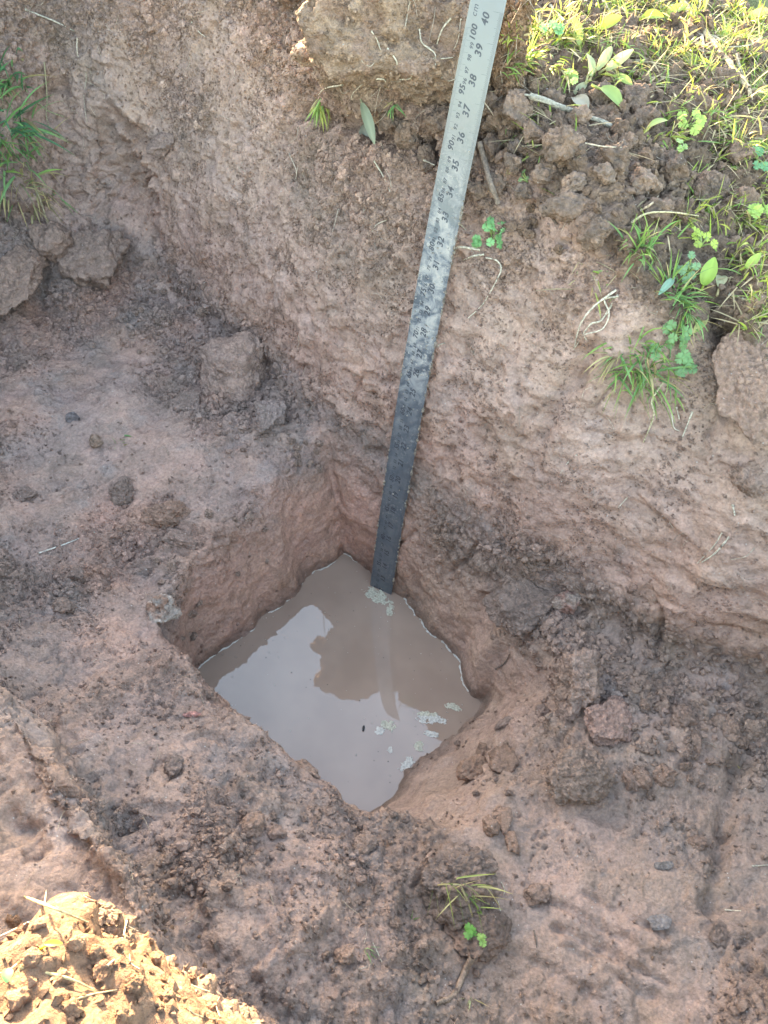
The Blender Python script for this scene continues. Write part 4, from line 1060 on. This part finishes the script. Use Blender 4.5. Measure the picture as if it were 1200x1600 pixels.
stick([(820, 148), (948, 197)], 9, TW, 'grey brown twig jutting over the rim right of the ruler', 'twig', 'twig', taper=.7, arch=.012)
stick([(1058, 8), (1105, 62), (1168, 142)], 11, (.42, .32, .20), 'thick dry stalk lying across the sunlit ground at the top right', 'dry_stalk', 'stalk', taper=.7, arch=.015)
stick([(1062, 45), (1110, 58), (1180, 85)], 5, (.48, .38, .27), 'thinner dry stalk crossing the thick one on the sunlit ground', 'dry_stalk', 'stalk', arch=.012)
stick([(1094, 55), (1097, 82)], 5, (.44, .34, .24), 'short dry stub under the crossing stalks', 'dry_stalk', 'stalk')
strand([(1152, 85), (1158, 110), (1166, 130)], 4, (.44, .36, .24), 'thin stalk beside the lower end of the thick dry stalk', 'dry_stalk', 'stalk')
strand([(915, 225), (945, 230), (972, 231)], 2.6, (.5, .42, .3), 'thin straw lying among the rim clods', 'straw', 'straw')
strand([(1000, 330), (1020, 318), (1028, 305)], 4, (.44, .33, .22), 'short broken stem above the turf shoulder', 'straw', 'straw')
strand([(986, 348), (1010, 334), (1045, 332), (1090, 338)], 4, (.46, .38, .22), 'dry runner lying along the sunlit edge of the turf shoulder', 'straw', 'straw')
strand([(850, 326), (872, 350)], 6, (.17, .125, .10), 'short dark stick pressed in the clay below the rim', 'twig', 'twig')
strand([(860, 10), (905, 40), (940, 60)], 4, (.5, .42, .28), 'straw lying behind the plantain leaves at the top', 'straw', 'straw', arch=.01)
stick([(1125, 10), (1160, 22), (1200, 45)], 5, (.46, .38, .27), 'dry stalk in the top right corner', 'dry_stalk', 'stalk', arch=.01)
strand([(1190, 60), (1170, 72), (1120, 74)], 3, (.5, .43, .3), 'thin straw below the corner stalk', 'straw', 'straw')
strand([(1140, 460), (1160, 468), (1180, 480)], 4.5, (.4, .38, .28), 'pale stem by the dark gap right of the turf', 'straw', 'straw')
# on the sunlit heap and near wall
strand([(38, 1402), (75, 1420), (137, 1442)], 3.6, (.40, .30, .16), 'root lying along the crest of the sunlit heap', arch=.004)
strand([(33, 1513), (103, 1528), (143, 1547)], 5.5, (.42, .33, .16), 'thick yellow root on the sunlit heap')
strand([(97, 1573), (133, 1557), (182, 1547)], 4.5, (.42, .31, .17), 'brown root low on the sunlit heap')
strand([(197, 1440), (192, 1462)], 3.0, ST, 'upright rootlet on the crest of the sunlit heap')
strand([(167, 1510), (192, 1487)], 3.6, ST, 'short root beside the round clods on the heap')
strand([(290, 1577), (313, 1590), (353, 1597)], 4.0, (.42, .32, .2), 'root at the bottom edge of the heap')
strand([(353, 1556), (367, 1538)], 3.4, ST, 'rootlet sticking out of the right end of the heap')
strand([(105, 1262), (95, 1277), (90, 1297)], 2.4, RO, 'fine curved root on the shaded near wall')
strand([(80, 1125), (70, 1150)], 2.4, RO, 'fine straight root above the shaded near wall')
strand([(72, 1392), (70, 1413)], 2.4, RO, 'thin rootlet just above the sunlit heap')
strand([(740, 1496), (725, 1522), (710, 1549), (680, 1571)], 11, (.26, .18, .13), 'thick clay-coated root running down from the grassy sod', taper=.7)
strand([(582, 1474), (590, 1490), (597, 1504)], 2.4, ST, 'white rootlet beside the lone green blades on the near floor')
strand([(783, 1378), (788, 1390), (787, 1400)], 2.2, ST, 'white rootlet right of the grassy sod')
strand([(778, 1408), (782, 1424)], 2.0, ST, 'second tiny white rootlet right of the grassy sod')
strand([(1175, 1354), (1200, 1352)], 3, ST, 'pale straw at the right edge of the lower floor', 'straw', 'straw')
strand([(1133, 1422), (1158, 1424)], 2.6, ST, 'pale straw above the step in the bottom right', 'straw', 'straw')
strand([(834, 1454), (838, 1475), (838, 1492)], 3, DK, 'dark stem pressed in the clay left of the bucket scratches', 'straw', 'straw')
strand([(775, 1045), (790, 1035), (797, 1022)], 3, DK, 'short dark twig on the slope right of the water', 'twig', 'twig')

# ------------------------------------------------------------------ sod hanging over the rim, full of roots
def sod(px, py, w, h, thick, label, col, col2, seed, roots, push=.02, sub=6, lit=None):
    P, N_ = at(px, py); N_ = N_ + np.array([0, 0, .25]); N_ /= np.linalg.norm(N_)
    right = CR[0] - N_ * (CR[0] @ N_); right /= np.linalg.norm(right); fwd = np.cross(N_, right)
    rw, rh = px2m(w, P) / 2, px2m(h, P) / 2 * 1.15
    B = np.stack([right, fwd, N_], 1)
    V, F, g = blob((rw, rh, thick), seed, sub, .30, 12)
    V = V + (V / np.linalg.norm(V, axis=1)[:, None]) * (.006 * fbm(V + seed, .03, 4, seed)[:, None])
    nr = V / np.linalg.norm(V, axis=1)[:, None]
    wa, wb, wi = worley(V + seed, .007, seed + 3); wc, wd, wj = worley(V + seed, .016, seed + 4)
    V = V + nr * ((.5 - wa) * .004 * (.3 + wi) + (.5 - wc) * .006)[:, None]
    O = P + N_ * push
    W_ = V @ B.T
    tn = np.array(col) * g[:, None]; mm = sstep(-.1, .3, fbm(W_ + 3, .03, 3, seed + 7)); tn = tn * (1 - mm[:, None]) + np.array(col2) * g[:, None] * mm[:, None]
    tn = tn * TINT
    root_ = bpy.data.objects.new('sod_clod', None); COL.objects.link(root_); root_.location = O; tag(root_, label, 'sod')
    me = make_mesh('soil_mass', W_, F, 3, True, {'tone': np.clip(tn, .02, .6), 'wet': np.zeros(len(V))}); link('soil_mass', me, SOIL, root_)
    bpy.context.view_layer.update()
    global DG; DG = bpy.context.evaluated_depsgraph_get()
    for pts, wp_, c in roots:
        L_ = line_on(pts, wp_ * .5); a = Acc(); r0 = px2m(wp_, L_[0]) / 2; Vv, Ff = tube(L_, r0, r0 * .5, 5, .12, 3); a.add(Vv - O, Ff, c); a.build('root', ROOT, root_)
    # crumbs stuck all over it
    r = np.random.default_rng(seed + 1); J = r.integers(len(W_), size=2600); s_ = r.uniform(.0008, .0026, len(J)); Vb, Fb = ICO[0]
    VV = (Vb[None] * (1 + .3 * r.normal(size=(len(J), len(Vb), 1)))) * s_[:, None, None] + (W_[J] + (nr[J] @ B.T) * (s_ * .2)[:, None])[:, None]
    me = make_mesh('crumbs', VV.reshape(-1, 3), (Fb[None] + (np.arange(len(J)) * len(Vb))[:, None, None]).reshape(-1, 3), 3, False, {'tone': np.clip(np.repeat(tn[J] * r.uniform(.7, 1.3, (len(J), 1)), len(Vb), 0), .02, .6), 'wet': np.zeros(len(J) * len(Vb))})
    link('crumbs', me, SOIL, root_)['kind'] = 'stuff'
    # hair roots
    r = np.random.default_rng(seed); a = Acc()
    for i in range(110):
        j = r.integers(len(W_)); p = W_[j]; nn_ = nr[j] @ B.T
        if nn_ @ (CAM - O) < 0: continue
        d = r.normal(size=3); d -= nn_ * (d @ nn_); d /= np.linalg.norm(d); d = d + np.array([0, 0, -.7]); l = r.uniform(.008, .028)
        pts = [p, p + nn_ * .002 + d * l * .4 + r.normal(size=3) * .001, p + nn_ * .001 + d * l + r.normal(size=3) * .002]
        Vv, Ff = tube(smooth_line(pts, 3), .00035, .0002, 3); a.add(Vv, Ff, np.array(RO) * r.uniform(.6, 1.2))
    o_ = a.build('hair_roots', ROOT, root_); o_['kind'] = 'stuff'
    return root_
sod(618, 70, 312, 240, .060, 'large root-filled sod of soil overhanging the rim left of the ruler top', (.34, .25, .18), (.29, .205, .155), 61,
    [([(655, 45), (659, 68), (678, 84), (680, 101)], 3.2, ST), ([(679, 92), (694, 92), (708, 90)], 3, ST), ([(705, 28), (692, 45), (683, 68)], 4, ST), ([(606, 77), (621, 98), (619, 120), (640, 122), (645, 116)], 3.2, ST),
     ([(588, 122), (600, 124), (606, 139)], 3, ST), ([(640, 2), (636, 20), (632, 43)], 3, RO), ([(572, 124), (552, 146), (550, 158)], 2.4, RO), ([(580, 49), (588, 62), (595, 79)], 3, ST), ([(535, 131), (509, 137), (496, 148)], 3.4, ST),
     ([(720, 30), (716, 60), (708, 80)], 2.4, RO), ([(565, 95), (577, 104), (585, 98)], 2.4, RO), ([(665, 120), (667, 135)], 2.4, RO), ([(690, 120), (700, 126), (712, 124)], 2.6, ST)], push=.038)
sod(794, 95, 50, 190, .02, 'fibrous brown edge of turf standing just right of the ruler', (.30, .20, .125), (.22, .15, .10), 62,
    [([(790, 30), (786, 60), (792, 90)], 2.6, RO), ([(780, 100), (784, 130)], 2.4, RO)], push=.0, sub=5)

# ------------------------------------------------------------------ grass, clover and leaves
G1 = (.10, .19, .045); G2 = (.19, .30, .08); G3 = (.32, .35, .09); G4 = (.38, .32, .16); GS = (.14, .28, .10)
def blade(a, base, d, nrm, length, width, col, bend=.5, seg=5, tip=None):
    d = d / np.linalg.norm(d); side = np.cross(d, nrm); side /= max(np.linalg.norm(side), 1e-6)
    P = [np.array(base)]; dd = d.copy()
    for i in range(seg):
        dd = dd + np.array([0, 0, -1]) * bend / seg; dd /= np.linalg.norm(dd); P.append(P[-1] + dd * length / seg)
    P = np.array(P); u = np.linspace(0, 1, seg + 1); w = width / 2 * np.minimum(1, (1 - u) * 2.2) * (.7 + .3 * np.minimum(1, u * 4)); w[-1] = width * .03
    fold = np.cross(side, d); fold /= np.linalg.norm(fold)
    V = np.concatenate([P - side * w[:, None], P - fold * (w * .35)[:, None], P + side * w[:, None]]); n_ = seg + 1; F = []
    for i in range(seg):
        for o in (0, n_): F += [(o + i, o + n_ + i, o + n_ + i + 1), (o + i, o + n_ + i + 1, o + i + 1)]
    u3 = np.tile(u, 3)[:, None]; c = np.array(col) * (1 - .25 * u3 * 0) ; 
    if tip is not None: c = c * (1 - u3 ** 2) + np.array(tip) * u3 ** 2
    a.add(V, F, np.clip(c, 0, 1))
def tuft(px, py, n_, lpx, label, cols, seed, spread=.35, rpx=18, wpx=5, bias=(0, 0, .6), bend=.7, group=None, dry=.15):
    r = np.random.default_rng(seed); P, N_ = at(px, py); a = Acc(); L0 = px2m(lpx, P); R0 = px2m(rpx, P); W0 = px2m(wpx, P)
    up = N_ * .5 + np.array(bias); up /= np.linalg.norm(up)
    n_ = int(n_ * 1.9); W0 *= .66
    for i in range(n_):
        off = r.normal(size=3) * R0 * .5; off -= N_ * (off @ N_)
        d = up + r.normal(size=3) * spread + off / max(R0, 1e-5) * .35
        c = np.array(cols[r.integers(len(cols))]) * r.uniform(.75, 1.25)
        if r.random() < dry: c = np.array(G4) * r.uniform(.7, 1.2)
        blade(a, P + off - N_ * .003, d, np.cross(d, r.normal(size=3)), L0 * r.uniform(.45, 1.1), W0 * r.uniform(.6, 1.15), c, bend * r.uniform(.4, 1.6), 5, c * [1.25, 1.1, .8])
    return tag(a.build('grass_tuft', LEAF, origin=P, smooth=False), label, 'grass tuft', group)
tuft(1003, 385, 34, 58, 'shaded green grass tuft on the crest of the turf shoulder', [GS, G2], 1, .45, 26, 5, (-.1, -.3, .6))
tuft(1060, 462, 34, 66, 'bright green grass tuft in the middle of the turf shoulder', [G2, GS], 2, .4, 30, 5, (-.1, -.3, .6))
tuft(1000, 575, 64, 74, 'largest green grass tuft hanging low on the turf shoulder', [GS, G2, G2], 3, .5, 46, 5.5, (-.1, -.5, .4), 1.0)
tuft(1068, 500, 16, 50, 'small green tuft between the middle and the lowest tuft', [GS], 4, .4, 16, 5, (.1, -.4, .5))
tuft(962, 560, 10, 60, 'loose grass blades left of the largest low tuft', [GS, G4], 5, .45, 14, 4.5, (-.5, -.4, .4), 1.0)
tuft(20, 205, 34, 85, 'shaded blue green grass tuft at the left edge, upper one', [GS, (.07, .18, .09)], 6, .5, 40, 6, (.2, -.3, .7))
tuft(15, 250, 26, 75, 'shaded grass tuft at the left edge, middle one', [GS, G2], 7, .5, 40, 6, (.3, -.4, .4))
tuft(12, 130, 24, 60, 'shaded grass tuft at the left edge, topmost one', [(.07, .18, .08), GS], 8, .5, 34, 6, (.3, -.2, .6))
tuft(40, 290, 28, 60, 'brownish trailing grass below the left edge tufts', [G4, GS, (.22, .2, .1)], 9, .5, 40, 4.5, (.3, -.5, .1), 1.1, dry=.5)
tuft(502, 162, 14, 42, 'small bright tuft hanging under the left end of the overhanging sod', [G2, G3], 10, .35, 9, 4.5, (0, -.2, -.8), .4)
tuft(612, 168, 8, 26, 'tiny green sprout under the middle of the overhanging sod', [GS], 11, .4, 7, 4, (0, -.2, -.5), .4)
tuft(712, 1396, 16, 78, 'sparse yellow green blades growing from the dark grassy sod', [(.26, .30, .09), (.18, .26, .07), (.34, .33, .16)], 12, .75, 40, 4.5, (.45, -.1, .25), 1.1)
tuft(800, 100, 10, 34, 'little green tuft at the foot of the twig by the ruler', [G2], 13, .4, 12, 4.5)
tuft(826, 100, 26, 44, 'bright grass tuft just right of the fibrous turf edge', [G2, G3], 14, .4, 18, 5)
tuft(190, 692, 5, 18, 'few tiny green blades lying on the grey floor', [GS], 15, .8, 10, 4, (.3, 0, .1))
tuft(570, 1482, 5, 34, 'two or three short green blades on the near floor', [(.16, .28, .12)], 16, .25, 4, 5, (.5, -.5, .15), .6)
tuft(735, 1555, 5, 42, 'forked pale green blade at the bottom below the grassy sod', [(.3, .34, .2)], 17, .3, 4, 5, (-.3, -.5, .2), .6)
tuft(645, 1440, 3, 22, 'short green blade left of the dark root-bound lump', [(.16, .25, .09)], 18, .5, 4, 4, (.6, .2, .1), .6)
tuft(1155, 1205, 4, 18, 'tiny green shoots on the right side of the near floor', [G2], 19, .5, 5, 3.5)
sunt = [(870, 20, 30), (925, 62, 34), (1185, 430, 60), (1190, 480, 50), (1150, 400, 40), (1190, 300, 44), (1120, 190, 40), (1150, 170, 44), (1185, 160, 40), (1030, 90, 34), (1060, 215, 34), (1020, 220, 30),
        (1130, 60, 40), (1190, 30, 40), (1080, 20, 40), (1020, 20, 36), (820, 45, 30), (880, 75, 36), (960, 120, 30), (1100, 110, 34), (1000, 120, 30), (840, 20, 30), (960, 10, 30), (1165, 230, 34), (1045, 185, 30),
        (1075, 345, 36), (1110, 350, 40), (1150, 345, 40), (1055, 355, 30), (1190, 360, 46), (1175, 395, 44), (850, 60, 26), (905, 15, 30), (1190, 110, 30), (1150, 30, 30), (1200, 230, 40), (1080, 150, 26)]
sunt += [(790 + int(q) % 400, 10 + int(q * 7.3) % 110, 26) for q in range(5, 400, 23)]
names_t = ['at the very top behind the plantain leaves', 'beside the plantain leaves', 'at the right edge beside the dark gap', 'low at the right edge above the tall soil block', 'right of the broad green leaf']
for i, (x, y, l) in enumerate(sunt):
    lab = 'sunlit yellow green grass tuft ' + names_t[i] if i < 5 else place_label('sunlit grass tuft', x, y)
    tuft(x, y, 9 + (i * 7) % 12, l, lab, [G2, G3, (.26, .32, .06)], 100 + i, .5, 20, 4.5, (0, 0, .5), .8, 'sunlit grass tufts on the bank', .3)

def leaf_patch(a, base, d, nrm, L, W, col, curl=.3, lobes=0, seg=7, vein=.12):
    d = d / np.linalg.norm(d); nrm = nrm - d * (nrm @ d); nrm /= np.linalg.norm(nrm); side = np.cross(d, nrm)
    u = np.linspace(0, 1, seg + 1); V = []; C = []
    for i, t_ in enumerate(u):
        w = W / 2 * (math.sin(math.pi * min(1, t_ * .92 + .06)) ** .7) * (1 + (lobes * .25 * math.cos(t_ * math.pi * 2 * lobes) if lobes else 0))
        c = base + d * L * t_ + nrm * (curl * L * (t_ - t_ * t_ * 1.6))
        for k, s in enumerate((-1, -.5, 0, .5, 1)):
            V.append(c + side * w * s + nrm * (abs(s) ** 1.5 * w * .35)); C.append(np.array(col) * (1 + (vein * 1.5 if k == 2 else -.05 * (i % 2))))
    F = []
    for i in range(seg):
        for k in range(4): q = i * 5 + k; F += [(q, q + 1, q + 6), (q, q + 6, q + 5)]
    a.add(np.array(V), F, np.clip(np.array(C), 0, 1))
def broad_leaf(px, py, L, W, ang, col, label, lean=.35, group=None, seed=1):
    P, N_ = at(px, py); a = Acc(); N2 = N_ * .6 + np.array([0, 0, .5]) + (CAM - P) * .3; N2 /= np.linalg.norm(N2)
    right = CR[0] - N2 * (CR[0] @ N2); right /= np.linalg.norm(right); up = np.cross(N2, right)
    d = math.cos(ang) * right + math.sin(ang) * up + N2 * lean * .4
    leaf_patch(a, P + N_ * .004, d, N2, px2m(L, P), px2m(W, P), col, .3)
    V, F = tube(smooth_line([P - d * px2m(L, P) * .3, P + N_ * .002, P + N_ * .004 + d * px2m(L, P) * .1], 3), px2m(2.2, P), px2m(1.6, P), 5); a.add(V, F, np.array(col) * [1.3, 1.1, 1])
    return tag(a.build('broad_leaf', LEAF, origin=P), label, 'leaf', group)
broad_leaf(1101, 440, 42, 24, 1.3, (.26, .38, .07), 'upright broad yellow green leaf on the turf shoulder')
broad_leaf(1122, 455, 34, 18, 1.2, (.42, .40, .22), 'pale wilted leaf right of the upright broad leaf')
broad_leaf(1080, 520, 40, 14, .9, (.34, .34, .12), 'folded yellowing leaf between clover and the dark gap')
broad_leaf(1048, 440, 40, 12, -2.3, (.20, .32, .22), 'blue green grass-like leaf bent over the turf')
broad_leaf(940, 42, 34, 18, .35, (.34, .40, .06), 'large yellow green plantain leaf at the top')
broad_leaf(1000, 32, 36, 18, .15, (.32, .40, .05), 'second yellow green plantain leaf at the top')
broad_leaf(905, 70, 40, 16, 1.8, (.30, .36, .10), 'narrow upright leaf left of the rosette')
broad_leaf(930, 110, 44, 15, 1.0, (.32, .35, .16), 'grey green leaf of the plantain rosette, upper one')
broad_leaf(948, 105, 46, 16, .6, (.34, .37, .18), 'long pale leaf of the plantain rosette pointing right')
broad_leaf(915, 120, 46, 18, 1.6, (.30, .33, .15), 'hairy leaf of the plantain rosette pointing up')
broad_leaf(955, 118, 34, 13, -.3, (.28, .34, .08), 'low leaf of the plantain rosette lying right')
broad_leaf(915, 130, 36, 13, -2.4, (.36, .35, .20), 'dull leaf of the plantain rosette lying left')
broad_leaf(898, 158, 40, 24, -1.2, (.34, .30, .22), 'brownish dead leaf hanging behind the twig')
broad_leaf(935, 140, 44, 24, -.7, (.24, .32, .10), 'green curled leaf right of the dead one')
broad_leaf(1040, 30, 36, 16, .4, (.32, .38, .08), 'small plantain leaf right of the large pair')
broad_leaf(565, 160, 62, 16, -1.25, (.20, .22, .14), 'grey green dead leaf hanging from the overhanging sod')
broad_leaf(570, 190, 34, 20, -1.6, (.26, .26, .20), 'papery grey leaf tip below the hanging dead leaf')
broad_leaf(70, 1482, 26, 10, .1, (.44, .46, .06), 'small yellow leaf on the sunlit heap')
broad_leaf(4, 1530, 22, 18, -1.2, (.12, .30, .10), 'green leaf at the left edge of the sunlit heap')
broad_leaf(1165, 415, 30, 14, .8, (.30, .40, .08), 'green leaf among the sunlit grass at the right edge')
broad_leaf(1012, 205, 34, 12, .4, (.34, .38, .12), 'small sunlit leaf in the middle of the bank top')
broad_leaf(1090, 95, 32, 12, 2.6, (.30, .32, .10), 'narrow leaf between the dry stalks')
broad_leaf(1165, 25, 34, 12, .3, (.34, .40, .10), 'leaf in the top right corner grass')

def clover(px, py, n_, rpx, size, col, label, seed, name='clover_plant', cat='plant', group=None, stems=True, lift=14, bias=(0, 0, .6)):
    r = np.random.default_rng(seed); P, N_ = at(px, py); o = bpy.data.objects.new(name, None); COL.objects.link(o); o.location = P; tag(o, label, cat, group)
    up = N_ * .5 + np.array(bias); up /= np.linalg.norm(up); st = Acc()
    right = CR[0]
    for i in range(n_):
        ang = r.uniform(0, 6.28); rad = px2m(rpx, P) * (.3 + .7 * r.random()); v = math.cos(ang) * CR[0] + math.sin(ang) * CR[1]; v -= up * (v @ up)
        tip = P + v * rad + up * px2m(lift, P) * r.uniform(.6, 1.3)
        Vv, Ff = tube(smooth_line([P, P + v * rad * .4 + up * px2m(lift, P) * .6, tip], 3), px2m(1.5, P), px2m(1.0, P), 4); st.add(Vv - P, Ff, (.30, .36, .12))
        a = Acc(); nl = r.integers(3, 4); nn_ = up + (CAM - P) * .5 + r.normal(size=3) * .3; nn_ /= np.linalg.norm(nn_)
        x = v - nn_ * (v @ nn_); x /= np.linalg.norm(x); y = np.cross(nn_, x); c = np.array(col) * r.uniform(.8, 1.25)
        for k in range(3):
            b_ = k * 2.1 - 2.1; d = math.cos(b_) * x + math.sin(b_) * y
            s = px2m(size, P) * r.uniform(.85, 1.15)
            # a lobed leaflet: fan with notched edge
            m = 11; fan = [np.zeros(3)]
            for q in range(m):
                th_ = (q / (m - 1) - .5) * 1.9; e = 1 - .22 * (q % 3 == 0) - .05 * (q % 2)
                fan.append((d * math.cos(th_) + np.cross(nn_, d) * math.sin(th_)) * s * e + nn_ * s * (.12 * math.cos(th_ * 2) - .06))
            a.add(np.array(fan) + tip - P, [(0, q, q + 1) for q in range(1, m)], c)
        a.build('leaf', LEAF, o, smooth=False)
    if stems: st.build('stems', LEAF, o)
    return o
SHG = (.16, .29, .11)
clover(768, 372, 9, 24, 8.5, (.17, .36, .13), 'bright green seedling with lobed leaves growing right of the ruler', 21, 'seedling', bias=(0, -.5, .5), lift=18)
clover(748, 378, 5, 12, 7, (.16, .34, .12), 'low left cluster of lobed leaves beside the bright seedling', 22, 'seedling', bias=(0, -.5, .5))
clover(1052, 520, 7, 24, 9, SHG, 'clover with round leaflets right of the largest low grass tuft', 23, bias=(0, -.6, .3))
clover(1070, 568, 7, 20, 9, SHG, 'clover plant at the lower end of the turf shoulder', 24, bias=(0, -.6, .3))
clover(1022, 545, 3, 12, 8, SHG, 'small clover between the largest grass tuft and the other clovers', 25, bias=(0, -.6, .3))
clover(1076, 425, 8, 24, 7, (.15, .26, .12), 'feathery green plant left of the upright broad leaf', 26, bias=(0, -.5, .4))
clover(738, 1450, 3, 8, 9, (.20, .44, .10), 'tiny bright clover on the dark root-bound lump', 27, bias=(0, -.5, .4), lift=8)
clover(752, 1466, 3, 6, 6, (.30, .46, .12), 'second tiny clover just below the first on the dark lump', 28, bias=(0, -.5, .4), lift=6)
clover(1075, 200, 7, 26, 9, (.32, .42, .10), 'sunlit broad-leaved weed in the middle of the bank top', 29, 'weed')
clover(890, 135, 6, 20, 7, (.28, .42, .12), 'small sunlit weed beside the twig', 30, 'weed')
clover(860, 55, 5, 20, 8, (.16, .36, .14), 'dark green weed near the top behind the ruler', 31, 'weed')
clover(1095, 385, 6, 22, 8, (.34, .42, .07), 'yellow green weed on the sunlit edge of the turf shoulder', 32, 'weed')
clover(1180, 250, 5, 20, 8, (.12, .28, .12), 'dark green weed at the right edge of the bank top', 33, 'weed')
clover(1180, 330, 7, 26, 9, (.30, .42, .10), 'sunlit weed at the right edge above the grass', 34, 'weed')
clover(1060, 240, 4, 14, 6, (.26, .38, .12), 'tiny weed among the middle clods of the bank', 35, 'weed')
clover(825, 285, 4, 12, 4, (.14, .2, .08), 'moss-like sprout in the crumbled rim below the twig', 36, 'weed')

# thatch and short growth on the bank top, too many to count
def thatch():
    r = np.random.default_rng(77); a = Acc(); dry = Acc()
    sel = np.where((m_top > .5) | ((t > .1) & (t < .33) & (z > .50)))[0]; x_, y_, _z = proj(EV[sel]); ok = (x_ > 790) & (x_ < 1230) & (y_ > -30) & (y_ < 520) & (EN[sel, 2] > .3)
    sel = sel[ok]; den = fbm(EV[sel], .09, 2, 301); w = np.clip(.05 + 1.3 * den, 0.01, 1) * (.35 + .65 * sstep(980, 1150, x_[ok]) + .4 * sstep(140, 40, y_[ok])); w /= w.sum()
    for i in range(2600):
        j = r.choice(len(sel), p=w) if i % 50 == -1 else None
        break
    J = r.choice(len(sel), 3800, p=w)
    for j in J:
        P = EV[sel[j]]; d = np.array([0, 0, .5]) + r.normal(size=3) * .7
        if r.random() < .55: blade(a, P, d, r.normal(size=3), r.uniform(.010, .030), r.uniform(.0010, .0022), np.array([G2, G3, (.22, .30, .05)][r.integers(3)]) * r.uniform(.7, 1.3), r.uniform(.2, 1), 3)
        else:
            d[2] = abs(d[2]) * .2; blade(dry, P + np.array([0, 0, .003]), d, np.array([0, 0, 1.]), r.uniform(.012, .045), r.uniform(.0008, .0022), np.array((.46, .36, .20)) * r.uniform(.6, 1.2), .25, 3)
    tag(a.build('short_grass', LEAF, smooth=False), kind='stuff'); tag(dry.build('dry_thatch', LEAF, smooth=False), kind='stuff')
thatch()
# fine rootlets and fibres in the soil
def fibres():
    r = np.random.default_rng(88); a = Acc()
    w = (.2 * m_wall + .8 * m_near + .5 * m_left + .15 * m_floor + .6 * m_top) * sstep(.15, .3, z + .05)
    x_, y_, _z = proj(EV); w = w * ((x_ > 0) & (x_ < 1200) & (y_ > 0) & (y_ < 1600)); w /= w.sum()
    for j in r.choice(len(EV), 520, p=w):
        P = EV[j] + EN[j] * .0008; d = r.normal(size=3); d -= EN[j] * (d @ EN[j]); d += EN[j] * .15; d /= np.linalg.norm(d); l = r.uniform(.006, .022); k_ = np.cross(d, EN[j]) * r.normal() * .35
        V, F = tube(smooth_line([P, P + (d + k_) * l * .5, P + d * l + EN[j] * .001], 3), .00035, .0002, 3); a.add(V, F, np.array(RO) * r.uniform(.6, 1.3))
    tag(a.build('fine_rootlets', ROOT), kind='stuff')
fibres()
print('done', _time.time() - _t0)
